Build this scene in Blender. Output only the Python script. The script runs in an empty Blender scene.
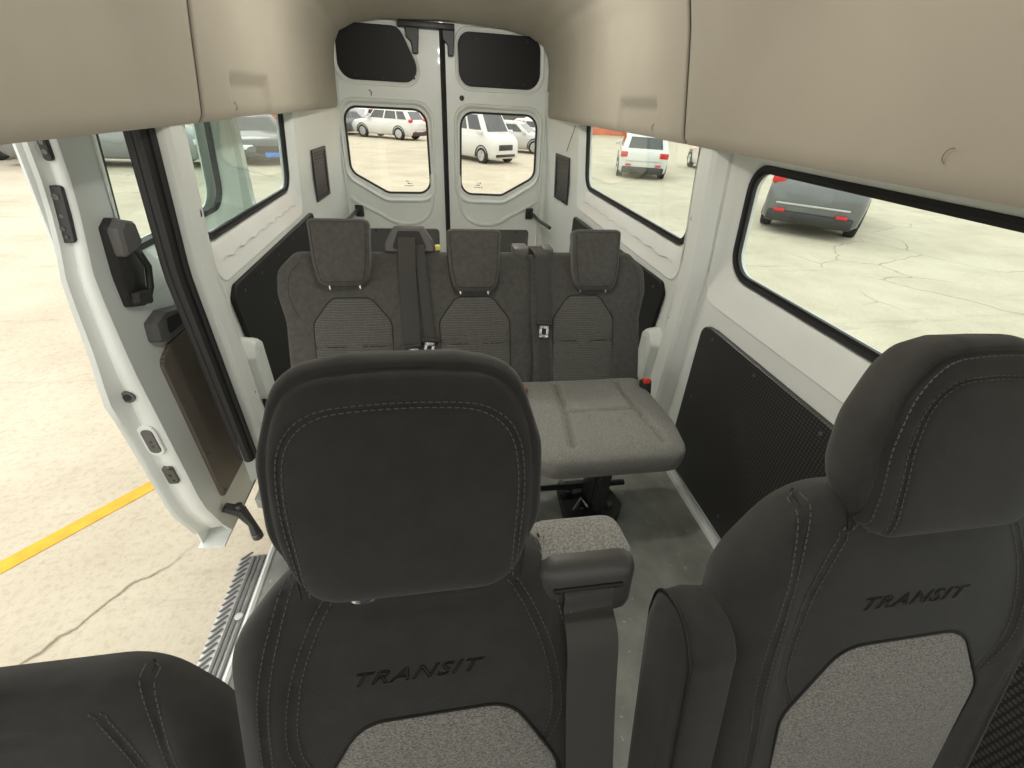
import bpy, bmesh, math, random
from mathutils import Vector, Matrix
from mathutils.geometry import tessellate_polygon
random.seed(7)
S = bpy.context.scene
COL = S.collection
R = math.radians
sin, cos, pi = math.sin, math.cos, math.pi

# ------------------------------------------------------------------ materials
MATS = {}
def mat(name, col, rough=.5, metal=0., noise=None, bump=None, spec=.5, coat=0., emit=None, sheen=0.):
    """noise=(scale, amount) colour variation; bump=(scale, strength)"""
    m = bpy.data.materials.new(name); m.use_nodes = True
    nt = m.node_tree; b = nt.nodes['Principled BSDF']
    b.inputs['Base Color'].default_value = (*col, 1)
    b.inputs['Roughness'].default_value = rough
    b.inputs['Metallic'].default_value = metal
    b.inputs['Specular IOR Level'].default_value = spec
    b.inputs['Coat Weight'].default_value = coat
    b.inputs['Sheen Weight'].default_value = sheen
    tc = nt.nodes.new('ShaderNodeTexCoord')
    if noise:
        n = nt.nodes.new('ShaderNodeTexNoise'); n.inputs['Scale'].default_value = noise[0]; n.inputs['Detail'].default_value = 6
        nt.links.new(tc.outputs['Object'], n.inputs['Vector'])
        r = nt.nodes.new('ShaderNodeValToRGB')
        a = noise[1]
        r.color_ramp.elements[0].position = .35; r.color_ramp.elements[1].position = .65
        r.color_ramp.elements[0].color = (*[c*(1-a) for c in col], 1)
        r.color_ramp.elements[1].color = (*[min(1, c*(1+a)) for c in col], 1)
        nt.links.new(n.outputs['Fac'], r.inputs['Fac']); nt.links.new(r.outputs['Color'], b.inputs['Base Color'])
    if bump:
        n2 = nt.nodes.new('ShaderNodeTexNoise'); n2.inputs['Scale'].default_value = bump[0]; n2.inputs['Detail'].default_value = 3
        nt.links.new(tc.outputs['Object'], n2.inputs['Vector'])
        bp = nt.nodes.new('ShaderNodeBump'); bp.inputs['Strength'].default_value = bump[1]; bp.inputs['Distance'].default_value = .002
        nt.links.new(n2.outputs['Fac'], bp.inputs['Height']); nt.links.new(bp.outputs['Normal'], b.inputs['Normal'])
    if emit:
        b.inputs['Emission Color'].default_value = (*emit[0], 1); b.inputs['Emission Strength'].default_value = emit[1]
    MATS[name] = m
    return m
WHITE = mat('white_paint', (.74, .77, .735), .38, noise=(3, .03), coat=.1)
WHITE2 = mat('white_body_paint', (.74, .76, .74), .25, coat=.5)
HEAD = mat('beige_headliner', (.375, .345, .285), .8, noise=(2.5, .04), bump=(350, .15), spec=.2)
BLACKPL = mat('black_plastic', (.022, .021, .02), .45, bump=(500, .15))
GREYPL = mat('grey_plastic', (.11, .105, .10), .5, bump=(300, .2))
RUBBER = mat('black_rubber', (.012, .012, .012), .55)
FAB = mat('charcoal_fabric', (.031, .0305, .028), .85, noise=(40, .10), bump=(900, .35), spec=.25, sheen=.15)
FABG = mat('grey_bench_fabric', (.078, .076, .069), .88, noise=(60, .12), bump=(700, .4), spec=.2, sheen=.15)
CHROME = mat('bright_metal', (.7, .7, .68), .25, metal=1.)
STEEL = mat('dark_steel', (.12, .12, .115), .4, metal=.8)
THREAD = mat('grey_thread', (.10, .095, .085), .8)
SEAM = mat('dark_seam', (.012, .012, .011), .7)
WEB = mat('belt_webbing', (.055, .053, .048), .75, bump=(600, .3), spec=.3)
RED = mat('red_button', (.75, .05, .03), .35)
YELL = mat('yellow_tag', (.8, .75, .15), .5)
ALU = mat('grey_step', (.55, .55, .53), .45, metal=.3, noise=(20, .1))
HOUSING = mat('dark_grey_plastic', (.05, .048, .045), .5, bump=(300, .2))
GRIP = mat('grip_rubber', (.16, .16, .155), .7)
TYRE = mat('tyre', (.02, .02, .02), .8)
RIM = mat('rim_silver', (.5, .5, .5), .3, metal=.8)
CARGLASS = mat('car_window_glass', (.03, .035, .04), .08, spec=.8)
LAMPC = mat('headlamp_glass', (.75, .78, .8), .1)
LAMPR = mat('tail_lamp', (.55, .02, .02), .2)
PLATE = mat('plate_blue', (.05, .2, .6), .5)
PLATEW = mat('plate_white', (.7, .7, .7), .5)
REDWALL = mat('red_cladding', (.62, .13, .05), .7, noise=(.5, .15))
DARKGATE = mat('grey_gate', (.10, .11, .10), .7)

def insert_fabric(name, c1, c2, stripe=0):
    m = bpy.data.materials.new(name); m.use_nodes = True
    nt = m.node_tree; b = nt.nodes['Principled BSDF']; b.inputs['Roughness'].default_value = .9
    b.inputs['Specular IOR Level'].default_value = .2; b.inputs['Sheen Weight'].default_value = .15
    tc = nt.nodes.new('ShaderNodeTexCoord')
    mp = nt.nodes.new('ShaderNodeMapping'); mp.inputs['Scale'].default_value = (1, 1, 2.2)
    n = nt.nodes.new('ShaderNodeTexNoise'); n.inputs['Scale'].default_value = 330; n.inputs['Detail'].default_value = 4
    r = nt.nodes.new('ShaderNodeValToRGB')
    r.color_ramp.elements[0].position = .38; r.color_ramp.elements[1].position = .62
    r.color_ramp.elements[0].color = (*c1, 1); r.color_ramp.elements[1].color = (*c2, 1)
    nt.links.new(tc.outputs['Object'], mp.inputs['Vector']); nt.links.new(mp.outputs['Vector'], n.inputs['Vector'])
    nt.links.new(n.outputs['Fac'], r.inputs['Fac'])
    bp = nt.nodes.new('ShaderNodeBump'); bp.inputs['Strength'].default_value = .4; bp.inputs['Distance'].default_value = .002
    if stripe:
        w = nt.nodes.new('ShaderNodeTexWave'); w.wave_type = 'BANDS'; w.bands_direction = 'Z'
        w.inputs['Scale'].default_value = stripe; w.inputs['Distortion'].default_value = 1.5; w.inputs['Detail'].default_value = 2
        nt.links.new(tc.outputs['Object'], w.inputs['Vector'])
        mx = nt.nodes.new('ShaderNodeMix'); mx.data_type = 'RGBA'; mx.blend_type = 'MULTIPLY'
        mx.inputs['Factor'].default_value = .35
        nt.links.new(r.outputs['Color'], mx.inputs[6]); nt.links.new(w.outputs['Color'], mx.inputs[7])
        nt.links.new(mx.outputs[2], b.inputs['Base Color']); nt.links.new(w.outputs['Fac'], bp.inputs['Height'])
    else:
        nt.links.new(r.outputs['Color'], b.inputs['Base Color']); nt.links.new(n.outputs['Fac'], bp.inputs['Height'])
    nt.links.new(bp.outputs['Normal'], b.inputs['Normal'])
    return m
INS = insert_fabric('heather_insert_fabric', (.13, .126, .112), (.30, .29, .26))
INSB = insert_fabric('ribbed_insert_fabric', (.085, .083, .075), (.155, .152, .138), 40)
CUSH = insert_fabric('light_cushion_fabric', (.16, .158, .145), (.28, .278, .255))

def perf_mat(name, col, dot, scale):
    m = bpy.data.materials.new(name); m.use_nodes = True
    nt = m.node_tree; b = nt.nodes['Principled BSDF']; b.inputs['Roughness'].default_value = .42
    tc = nt.nodes.new('ShaderNodeTexCoord'); v = nt.nodes.new('ShaderNodeTexVoronoi')
    v.inputs['Scale'].default_value = scale; v.inputs['Randomness'].default_value = 0
    mp = nt.nodes.new('ShaderNodeMapping'); mp.inputs['Scale'].default_value = (0, 1, 1)
    nt.links.new(tc.outputs['Object'], mp.inputs['Vector']); nt.links.new(mp.outputs['Vector'], v.inputs['Vector'])
    r = nt.nodes.new('ShaderNodeValToRGB'); r.color_ramp.elements[0].position = .3; r.color_ramp.elements[1].position = .42
    r.color_ramp.elements[0].color = (*dot, 1); r.color_ramp.elements[1].color = (*col, 1)
    nt.links.new(v.outputs['Distance'], r.inputs['Fac']); nt.links.new(r.outputs['Color'], b.inputs['Base Color'])
    bp = nt.nodes.new('ShaderNodeBump'); bp.inputs['Strength'].default_value = .6; bp.inputs['Distance'].default_value = .002
    nt.links.new(r.outputs['Color'], bp.inputs['Height']); nt.links.new(bp.outputs['Normal'], b.inputs['Normal'])
    return m
PERF = perf_mat('perforated_black_board', (.006, .006, .006), (.055, .053, .05), 95)  # paler dots put the perforated board's dotted sheen into its colour
PERFB = perf_mat('perforated_brown_board', (.20, .16, .13), (.08, .065, .055), 110)  # brown lightened so the base colour also carries the board's sheen
BOARD = mat('plain_black_board', (.009, .009, .009), .5, spec=.3)

def glass_mat(name, tint):
    m = bpy.data.materials.new(name); m.use_nodes = True
    nt = m.node_tree; nt.nodes.clear()
    o = nt.nodes.new('ShaderNodeOutputMaterial'); mx = nt.nodes.new('ShaderNodeMixShader')
    t = nt.nodes.new('ShaderNodeBsdfTransparent'); g = nt.nodes.new('ShaderNodeBsdfGlossy')
    t.inputs['Color'].default_value = (*tint, 1); g.inputs['Roughness'].default_value = .02
    fr = nt.nodes.new('ShaderNodeLayerWeight'); pw = nt.nodes.new('ShaderNodeMath'); pw.operation = 'POWER'; pw.inputs[1].default_value = 4.5
    ml = nt.nodes.new('ShaderNodeMath'); ml.operation = 'MULTIPLY_ADD'; ml.inputs[1].default_value = .45; ml.inputs[2].default_value = .03
    nt.links.new(fr.outputs['Facing'], pw.inputs[0]); nt.links.new(pw.outputs[0], ml.inputs[0]); nt.links.new(ml.outputs[0], mx.inputs['Fac']); nt.links.new(t.outputs['BSDF'], mx.inputs[1])
    nt.links.new(g.outputs['BSDF'], mx.inputs[2]); nt.links.new(mx.outputs['Shader'], o.inputs['Surface'])
    return m
GLASS = glass_mat('window_glass', (.90, .95, .93))
GLASSR = glass_mat('rear_window_glass', (.95, .96, .94))

def floor_mat():
    m = bpy.data.materials.new('grey_vinyl_floor'); m.use_nodes = True
    nt = m.node_tree; b = nt.nodes['Principled BSDF']; b.inputs['Roughness'].default_value = .6
    tc = nt.nodes.new('ShaderNodeTexCoord')
    n = nt.nodes.new('ShaderNodeTexNoise'); n.inputs['Scale'].default_value = 9; n.inputs['Detail'].default_value = 8
    r = nt.nodes.new('ShaderNodeValToRGB'); r.color_ramp.elements[0].position = .35; r.color_ramp.elements[1].position = .7
    r.color_ramp.elements[0].color = (.22, .228, .205, 1); r.color_ramp.elements[1].color = (.34, .35, .31, 1)
    n2 = nt.nodes.new('ShaderNodeTexNoise'); n2.inputs['Scale'].default_value = 60; n2.inputs['Detail'].default_value = 5
    r2 = nt.nodes.new('ShaderNodeValToRGB'); r2.color_ramp.elements[0].position = .66; r2.color_ramp.elements[1].position = .74
    r2.color_ramp.elements[0].color = (0, 0, 0, 1); r2.color_ramp.elements[1].color = (1, 1, 1, 1)
    mx = nt.nodes.new('ShaderNodeMix'); mx.data_type = 'RGBA'
    mx.inputs[7].default_value = (.6, .6, .55, 1)
    for q in (n, n2): nt.links.new(tc.outputs["Object"], q.inputs["Vector"])
    nt.links.new(n.outputs['Fac'], r.inputs['Fac']); nt.links.new(n2.outputs['Fac'], r2.inputs['Fac'])
    nt.links.new(r2.outputs['Color'], mx.inputs[0]); nt.links.new(r.outputs['Color'], mx.inputs[6])
    nt.links.new(mx.outputs[2], b.inputs['Base Color'])
    return m
VINYL = floor_mat()

def ground_mat():
    m = bpy.data.materials.new('sunlit_concrete'); m.use_nodes = True
    nt = m.node_tree; b = nt.nodes['Principled BSDF']; b.inputs['Roughness'].default_value = .9
    b.inputs['Specular IOR Level'].default_value = .15
    L = nt.links.new; N = nt.nodes.new
    tc = N('ShaderNodeTexCoord')
    n = N('ShaderNodeTexNoise'); n.inputs['Scale'].default_value = .9; n.inputs['Detail'].default_value = 9; n.inputs['Roughness'].default_value = .65
    L(tc.outputs['Object'], n.inputs['Vector'])
    r = N('ShaderNodeValToRGB'); r.color_ramp.elements[0].position = .3; r.color_ramp.elements[1].position = .62
    r.color_ramp.elements[0].color = (.42, .375, .285, 1); r.color_ramp.elements[1].color = (.52, .475, .375, 1)
    L(n.outputs['Fac'], r.inputs['Fac'])
    # scraped streaks
    mp = N('ShaderNodeMapping'); mp.inputs['Rotation'].default_value = (0, 0, .35); mp.inputs['Scale'].default_value = (.5, 4., 1)
    L(tc.outputs['Object'], mp.inputs['Vector'])
    n3 = N('ShaderNodeTexNoise'); n3.inputs['Scale'].default_value = .8; n3.inputs['Detail'].default_value = 7; n3.inputs['Roughness'].default_value = .7
    L(mp.outputs['Vector'], n3.inputs['Vector'])
    r3 = N('ShaderNodeValToRGB'); r3.color_ramp.elements[0].position = .30; r3.color_ramp.elements[1].position = .43
    r3.color_ramp.elements[0].color = (.62, .60, .57, 1); r3.color_ramp.elements[1].color = (1, 1, 1, 1)
    L(n3.outputs['Fac'], r3.inputs['Fac'])
    # fine grit
    n4 = N('ShaderNodeTexNoise'); n4.inputs['Scale'].default_value = 28; n4.inputs['Detail'].default_value = 5; n4.inputs['Roughness'].default_value = .8
    L(tc.outputs['Object'], n4.inputs['Vector'])
    r4 = N('ShaderNodeValToRGB'); r4.color_ramp.elements[0].position = .33; r4.color_ramp.elements[1].position = .52
    r4.color_ramp.elements[0].color = (.70, .67, .62, 1); r4.color_ramp.elements[1].color = (1, 1, 1, 1)
    L(n4.outputs['Fac'], r4.inputs['Fac'])
    # cracks
    nz = N('ShaderNodeTexNoise'); nz.inputs['Scale'].default_value = 2.2; nz.inputs['Detail'].default_value = 6
    L(tc.outputs['Object'], nz.inputs['Vector'])
    mv = N('ShaderNodeMix'); mv.data_type = 'VECTOR'; mv.inputs[0].default_value = .22
    L(tc.outputs['Object'], mv.inputs[4]); L(nz.outputs['Color'], mv.inputs[5])
    v = N('ShaderNodeTexVoronoi'); v.feature = 'DISTANCE_TO_EDGE'; v.inputs['Scale'].default_value = .8
    L(mv.outputs[1], v.inputs['Vector'])
    rc = N('ShaderNodeValToRGB'); rc.color_ramp.elements[0].position = .0; rc.color_ramp.elements[1].position = .008
    rc.color_ramp.elements[0].color = (.35, .33, .30, 1); rc.color_ramp.elements[1].color = (1, 1, 1, 1)
    L(v.outputs['Distance'], rc.inputs['Fac'])
    # cracks only in patches
    np_ = N('ShaderNodeTexNoise'); np_.inputs['Scale'].default_value = .45
    L(tc.outputs['Object'], np_.inputs['Vector'])
    rp = N('ShaderNodeValToRGB'); rp.color_ramp.elements[0].position = .52; rp.color_ramp.elements[1].position = .60
    L(np_.outputs['Fac'], rp.inputs['Fac'])
    def mul(a, bb, fac=1.):
        x = N('ShaderNodeMix'); x.data_type = 'RGBA'; x.blend_type = 'MULTIPLY'; x.inputs[0].default_value = fac
        L(a, x.inputs[6]); L(bb, x.inputs[7]); return x
    a = mul(r.outputs['Color'], r3.outputs['Color'], .55)
    a = mul(a.outputs[2], r4.outputs['Color'], .6)
    c = mul(a.outputs[2], rc.outputs['Color']); L(rp.outputs['Color'], c.inputs[0])
    L(c.outputs[2], b.inputs['Base Color'])
    bp = N('ShaderNodeBump'); bp.inputs['Strength'].default_value = .3; bp.inputs['Distance'].default_value = .01
    L(n4.outputs['Fac'], bp.inputs['Height']); L(bp.outputs['Normal'], b.inputs['Normal'])
    return m
GROUND = ground_mat()
LINE = mat('yellow_road_paint', (.62, .33, .02), .8, noise=(9, .12))

# ------------------------------------------------------------------ object helpers
def thing(name, label, cat, loc=(0, 0, 0), rz=0, group=None):
    o = bpy.data.objects.new(name, None); COL.objects.link(o)
    o.empty_display_size = .1
    o.location = loc; o.rotation_euler = (0, 0, rz)
    o['label'] = label; o['category'] = cat
    if group: o['group'] = group
    return o
def tag(o, label, cat, group=None):
    o['label'] = label; o['category'] = cat
    if group: o['group'] = group
    return o
def struct(o, label=None, cat=None):
    o['kind'] = 'structure'
    if label: o['label'] = label
    if cat: o['category'] = cat
    return o
def copy_tree(o, parent=None):
    c = o.copy(); COL.objects.link(c); c.parent = parent
    for ch in list(o.children): copy_tree(ch, c)
    return c

class MB:
    def __init__(self): self.v = []; self.f = []; self.m = []; self.mats = []
    def mi(self, m):
        if m is None: return 0
        if m not in self.mats: self.mats.append(m)
        return self.mats.index(m)
    def add(self, verts, faces, m=None, T=None):
        k = len(self.v); i = self.mi(m)
        for p in verts:
            p = Vector(p)
            if T is not None: p = T @ p
            self.v.append(p)
        for f in faces: self.f.append([k+j for j in f]); self.m.append(i)
        return self
    def box(self, x0, x1, y0, y1, z0, z1, bev=.0, m=None, T=None, seg=2):
        bm = bmesh.new(); bmesh.ops.create_cube(bm, size=1)
        for v in bm.verts:
            v.co = Vector(((x0+x1)/2+v.co.x*(x1-x0), (y0+y1)/2+v.co.y*(y1-y0), (z0+z1)/2+v.co.z*(z1-z0)))
        if bev > 0:
            bmesh.ops.bevel(bm, geom=bm.edges[:], offset=bev, segments=seg, affect='EDGES', profile=.5)
        bm.verts.index_update()
        self.add([v.co.copy() for v in bm.verts], [[v.index for v in f.verts] for f in bm.faces], m, T); bm.free(); return self
    def tube(self, pts, r, n=8, m=None, closed=False, cap=True, T=None, rs=None):
        pts = [Vector(p) for p in pts]; N = len(pts); V = []; F = []
        prev = None
        for i, p in enumerate(pts):
            a = pts[(i-1) % N] if (closed or i > 0) else p
            b = pts[(i+1) % N] if (closed or i < N-1) else p
            t = (b-a)
            if t.length < 1e-9: t = Vector((0, 0, 1))
            t.normalize()
            if prev is None:
                u = t.orthogonal().normalized()
            else:
                u = prev - prev.dot(t)*t
                u = u.normalized() if u.length > 1e-6 else t.orthogonal().normalized()
            prev = u; w = t.cross(u)
            rr = rs[i] if rs else r
            for k in range(n):
                an = 2*pi*k/n; V.append(p+u*rr*cos(an)+w*rr*sin(an))
        for i in range(N if closed else N-1):
            for k in range(n):
                F.append([i*n+k, i*n+(k+1) % n, ((i+1) % N)*n+(k+1) % n, ((i+1) % N)*n+k])
        if cap and not closed:
            F.append(list(range(n))[::-1]); F.append([(N-1)*n+k for k in range(n)])
        return self.add(V, F, m, T)
    def ribbon(self, pts, side, w, th, m=None, T=None):
        """flat strap along pts; side = width direction"""
        pts = [Vector(p) for p in pts]; V = []; F = []; N = len(pts)
        for i, p in enumerate(pts):
            s = Vector(side[i] if isinstance(side, list) else side).normalized()
            a = pts[max(0, i-1)]; b = pts[min(N-1, i+1)]; t = (b-a).normalized(); n = t.cross(s).normalized()
            for du, dn in ((-.5, -.5), (-.44, -.8), (.44, -.8), (.5, -.5), (.5, .5), (.44, .8), (-.44, .8), (-.5, .5)):
                V.append(p+s*w*du+n*th*dn)
        for i in range(N-1):
            for k in range(8): F.append([i*8+k, i*8+(k+1) % 8, (i+1)*8+(k+1) % 8, (i+1)*8+k])
        F.append(list(range(8))[::-1]); F.append([(N-1)*8+k for k in range(8)])
        return self.add(V, F, m, T)
    def cyl(self, c, axis, r, h, n=20, m=None, r2=None, T=None, bev=0):
        c = Vector(c); a = Vector(axis).normalized()
        u = a.orthogonal().normalized(); w = a.cross(u); r2 = r if r2 is None else r2
        prof = [(-h/2, r), (h/2, r2)]
        if bev: prof = [(-h/2, r-bev), (-h/2+bev, r), (h/2-bev, r2), (h/2, r2-bev)]
        V = []; F = []
        for z, rr in prof:
            for k in range(n): V.append(c+a*z+(u*cos(2*pi*k/n)+w*sin(2*pi*k/n))*rr)
        P = len(prof)
        for i in range(P-1):
            for k in range(n): F.append([i*n+k, i*n+(k+1) % n, (i+1)*n+(k+1) % n, (i+1)*n+k])
        F.append(list(range(n))[::-1]); F.append([(P-1)*n+k for k in range(n)])
        return self.add(V, F, m, T)
    def prism(self, poly, fmap, d0, d1, m=None, bev=0.):
        """polygon in (u,v) extruded from depth d0 to d1 via fmap(u,v,d); d0 is the seen face"""
        n = len(poly); V = []; F = []
        cx = sum(p[0] for p in poly)/n; cy = sum(p[1] for p in poly)/n
        rings = []
        if bev > 0:
            rings = [(offset_poly(poly, -bev), d0), (poly, d0+(bev if d1 > d0 else -bev)), (poly, d1)]
        else: rings = [(poly, d0), (poly, d1)]
        for pl, d in rings:
            for p in pl: V.append(fmap(p[0], p[1], d))
        for i in range(len(rings)-1):
            for k in range(n): F.append([i*n+k, i*n+(k+1) % n, (i+1)*n+(k+1) % n, (i+1)*n+k])
        tris = tessellate_polygon([[Vector((p[0], p[1], 0)) for p in poly]])
        L = (len(rings)-1)*n
        for t in tris: F.append(list(t)); F.append([L+j for j in t][::-1])
        return self.add(V, F, m)
    def build(self, name, m, parent=None, smooth=True, angle=35):
        me = bpy.data.meshes.new(name)
        me.from_pydata([tuple(v) for v in self.v], [], self.f)
        mats = self.mats if self.mats else [m]
        for q in mats: me.materials.append(q if q is not None else m)
        if self.mats:
            for p, i in zip(me.polygons, self.m): p.material_index = i
        bm = bmesh.new(); bm.from_mesh(me)
        bmesh.ops.remove_doubles(bm, verts=bm.verts, dist=1e-5)
        bmesh.ops.recalc_face_normals(bm, faces=bm.faces)
        bm.to_mesh(me); bm.free()
        if smooth:
            me.polygons.foreach_set('use_smooth', [True]*len(me.polygons))
            try: me.set_sharp_from_angle(angle=R(angle))
            except Exception: pass
        o = bpy.data.objects.new(name, me); COL.objects.link(o)
        if parent: o.parent = parent
        return o

def rpoly(pts, rad, n=6):
    """rounded polygon; rad scalar or list"""
    out = []; N = len(pts)
    if not isinstance(rad, (list, tuple)): rad = [rad]*N
    for i in range(N):
        p = Vector(pts[i]).to_2d(); a = Vector(pts[i-1]).to_2d(); b = Vector(pts[(i+1) % N]).to_2d()
        da = (a-p); db = (b-p); la = da.length; lb = db.length; da.normalize(); db.normalize()
        ang = math.acos(max(-1, min(1, da.dot(db)))); r = rad[i]
        t = r/math.tan(ang/2) if ang < pi-1e-3 else 0
        t = min(t, la*.49, lb*.49); r = t*math.tan(ang/2)
        if r < 1e-6:
            for k in range(n+1): out.append((p+ (da*(.5-k/n)*2e-4 if k < n/2 else db*(k/n-.5)*2e-4)).to_tuple())
            continue
        c = p+(da+db).normalized()*(r/sin(ang/2))
        s = p+da*t-c; e = p+db*t-c
        a0 = math.atan2(s.y, s.x); a1 = math.atan2(e.y, e.x); d = (a1-a0+pi) % (2*pi)-pi
        for k in range(n+1):
            an = a0+d*k/n; out.append((c.x+r*cos(an), c.y+r*sin(an)))
    return out
def area(p): return sum(p[i-1][0]*p[i][1]-p[i][0]*p[i-1][1] for i in range(len(p)))/2
def offset_poly(poly, d):
    """offset outward by d (negative inward)"""
    s = 1 if area(poly) > 0 else -1; N = len(poly); out = []
    for i in range(N):
        a = Vector(poly[i-1]); p = Vector(poly[i]); b = Vector(poly[(i+1) % N])
        t = (b-a)
        if t.length < 1e-9: t = Vector((1, 0))
        t.normalize(); out.append((p.x+t.y*s*d, p.y-t.x*s*d))
    return out
def resample(poly, n, closed=True):
    P = [Vector(p) for p in poly]; 
    if closed: P.append(P[0])
    L = [0]
    for a, b in zip(P, P[1:]): L.append(L[-1]+(b-a).length)
    tot = L[-1]; out = []; j = 0
    for i in range(n):
        s = tot*i/(n if closed else n-1)
        while j < len(L)-2 and L[j+1] < s: j += 1
        f = (s-L[j])/max(1e-9, L[j+1]-L[j]); out.append(tuple(P[j].lerp(P[j+1], min(1, f))))
    return out
def loft2(mb, A, B, prof, fmap, m=None):
    """A,B same-length polys; prof = [(t,d)] t=0 on A, 1 on B"""
    n = len(A); V = []; F = []
    for t, d in prof:
        for a, b in zip(A, B): V.append(fmap(a[0]*(1-t)+b[0]*t, a[1]*(1-t)+b[1]*t, d))
    for i in range(len(prof)-1):
        for k in range(n): F.append([i*n+k, i*n+(k+1) % n, (i+1)*n+(k+1) % n, (i+1)*n+k])
    return mb.add(V, F, m)
def sheet(mb, outer, holes, fmap, th, m=None, cutsu=(), cutsv=()):
    """flat polygon with holes, thickness th, subdivided by cuts, mapped"""
    bm = bmesh.new()
    def clean(lp):
        o = []
        for p in lp:
            if not o or (Vector(p)-Vector(o[-1])).length > 1e-4: o.append(tuple(p)[:2])
        if (Vector(o[0])-Vector(o[-1])).length <= 1e-4: o.pop()
        return o
    loops = [[Vector((p[0], p[1], 0)) for p in clean(lp)] for lp in [outer]+list(holes)]
    vs = [bm.verts.new(p) for lp in loops for p in lp]
    for t in tessellate_polygon(loops):
        try: bm.faces.new([vs[i] for i in t])
        except ValueError: pass
    for c in cutsu: bmesh.ops.bisect_plane(bm, geom=bm.verts[:]+bm.edges[:]+bm.faces[:], plane_co=(c, 0, 0), plane_no=(1, 0, 0))
    for c in cutsv: bmesh.ops.bisect_plane(bm, geom=bm.verts[:]+bm.edges[:]+bm.faces[:], plane_co=(0, c, 0), plane_no=(0, 1, 0))
    bm.verts.index_update()
    n = len(bm.verts); V = [fmap(v.co.x, v.co.y, 0) for v in bm.verts]+[fmap(v.co.x, v.co.y, th) for v in bm.verts]
    F = []
    for f in bm.faces:
        ix = [v.index for v in f.verts]; F.append(ix); F.append([i+n for i in ix][::-1])
    for e in bm.edges:
        if len(e.link_faces) == 1:
            a, b = e.verts[0].index, e.verts[1].index; F.append([a, b, b+n, a+n])
    bm.free()
    return mb.add(V, F, m)
def frange(a, b, n): return [a+(b-a)*i/(n-1) for i in range(n)]
def smooth_path(pts, n=8, closed=False):
    P = [Vector(p) for p in pts]; N = len(P); out = []
    rng = range(N if closed else N-1)
    for i in rng:
        p0 = P[(i-1) % N] if (closed or i > 0) else P[i]; p1 = P[i]; p2 = P[(i+1) % N]
        p3 = P[(i+2) % N] if (closed or i < N-2) else P[i+1]
        for k in range(n):
            t = k/n; out.append(.5*((2*p1)+(-p0+p2)*t+(2*p0-5*p1+4*p2-p3)*t*t+(-p0+3*p1-3*p2+p3)*t**3))
    if not closed: out.append(P[-1])
    return out

# ------------------------------------------------------------------ camera
cam = bpy.data.objects.new('camera', bpy.data.cameras.new('camera')); COL.objects.link(cam)
cam.data.sensor_width = 36; cam.data.lens = 36*430/1024; cam.data.clip_start = .02; cam.data.clip_end = 400
cm = Matrix(((0.9875916389, 0.0427208850, -0.1511214105), (-0.1495537500, 0.5494801016, -0.8220129523), (0.0479210872, 0.8344138925, 0.5490510227)))
cam.matrix_world = Matrix.Translation((-.09, 0, 1.33)) @ cm.to_4x4()
S.camera = cam

# ------------------------------------------------------------------ van shell
YR = 3.9
def bx(y, z):
    b = .875-.11*max(0, z-.85)
    t = max(0, y-2.9)
    return b-.055*t*t/(.5+t)*1.6
def mapR(y, z, d): return (bx(y, z)+d, y, z)
def mapL(y, z, d): return (-bx(y, z)-d, y, z)

def ring_window(side, name, fmap, glass_poly, outer_poly, glassd=.038):
    """white pressed recess + black rubber + glass"""
    root = thing(name, '', '', (0, 0, 0)); del root['label']; del root['category']
    root['kind'] = 'structure'
    mb = MB()
    loft2(mb, outer_poly, glass_poly, [(0, 0), (.04, -.004), (.10, -.002), (.2, .004), (.5, .012), (.8, .024), (.9, .030), (.93, .045), (1.0, .046)], fmap)
    fr = mb.build('window_frame', WHITE, root)
    g2 = offset_poly(glass_poly, -.018); g3 = offset_poly(glass_poly, .006)
    mb = MB(); loft2(mb, g3, g2, [(0, .046), (0, .030), (.2, .026), (.55, .028), (.6, .034), (1, .034), (1, .046)], fmap)
    mb.build('rubber_seal', RUBBER, root)
    mb = MB(); mb.prism(offset_poly(glass_poly, -.004), fmap, .038, .043)
    mb.build('glass_pane', GLASS, root)
    return root

def rect(y0, y1, z0, z1): return [(y0, z0), (y1, z0), (y1, z1), (y0, z1)]
# right wall
TOPZ = 1.30
gRr = rpoly(rect(1.66, 3.06, .862, TOPZ), [.07, .09, .09, .07]); oRr = rpoly(rect(1.60, 3.12, .72, TOPZ+.045), [.07, .08, .08, .05])
gRf = rpoly(rect(-.05, 1.335, .862, 1.205), [.07, .09, .075, .07]); oRf = rpoly(rect(-.12, 1.40, .745, 1.245), [.07, .08, .06, .05])
mb = MB()
sheet(mb, [(-.3, -.02), (YR, -.02), (YR, 1.40), (-.3, 1.40)], [oRr, oRf], mapR, .012, cutsu=frange(2.7, 3.8, 12), cutsv=(.85, .3, .6))
wr = struct(mb.build('wall_right', WHITE), 'white painted metal side wall with two windows, driver side of the van', 'wall')
# outer skin of the right side
mb = MB(); sheet(mb, [(-.3, -.35), (YR+.05, -.35), (YR+.05, 1.45), (-.3, 1.45)], [offset_poly(gRr, -.012), offset_poly(gRf, -.012)], lambda y, z, d: (bx(y, z)+.05+d, y, z), .012, cutsu=frange(2.7, 3.8, 6), cutsv=(.85,))
mb.build('outer_skin', WHITE2, wr)
ring_window('R', 'window_1', mapR, gRr, oRr)
ring_window('R', 'window_2', mapR, gRf, oRf)

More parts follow.
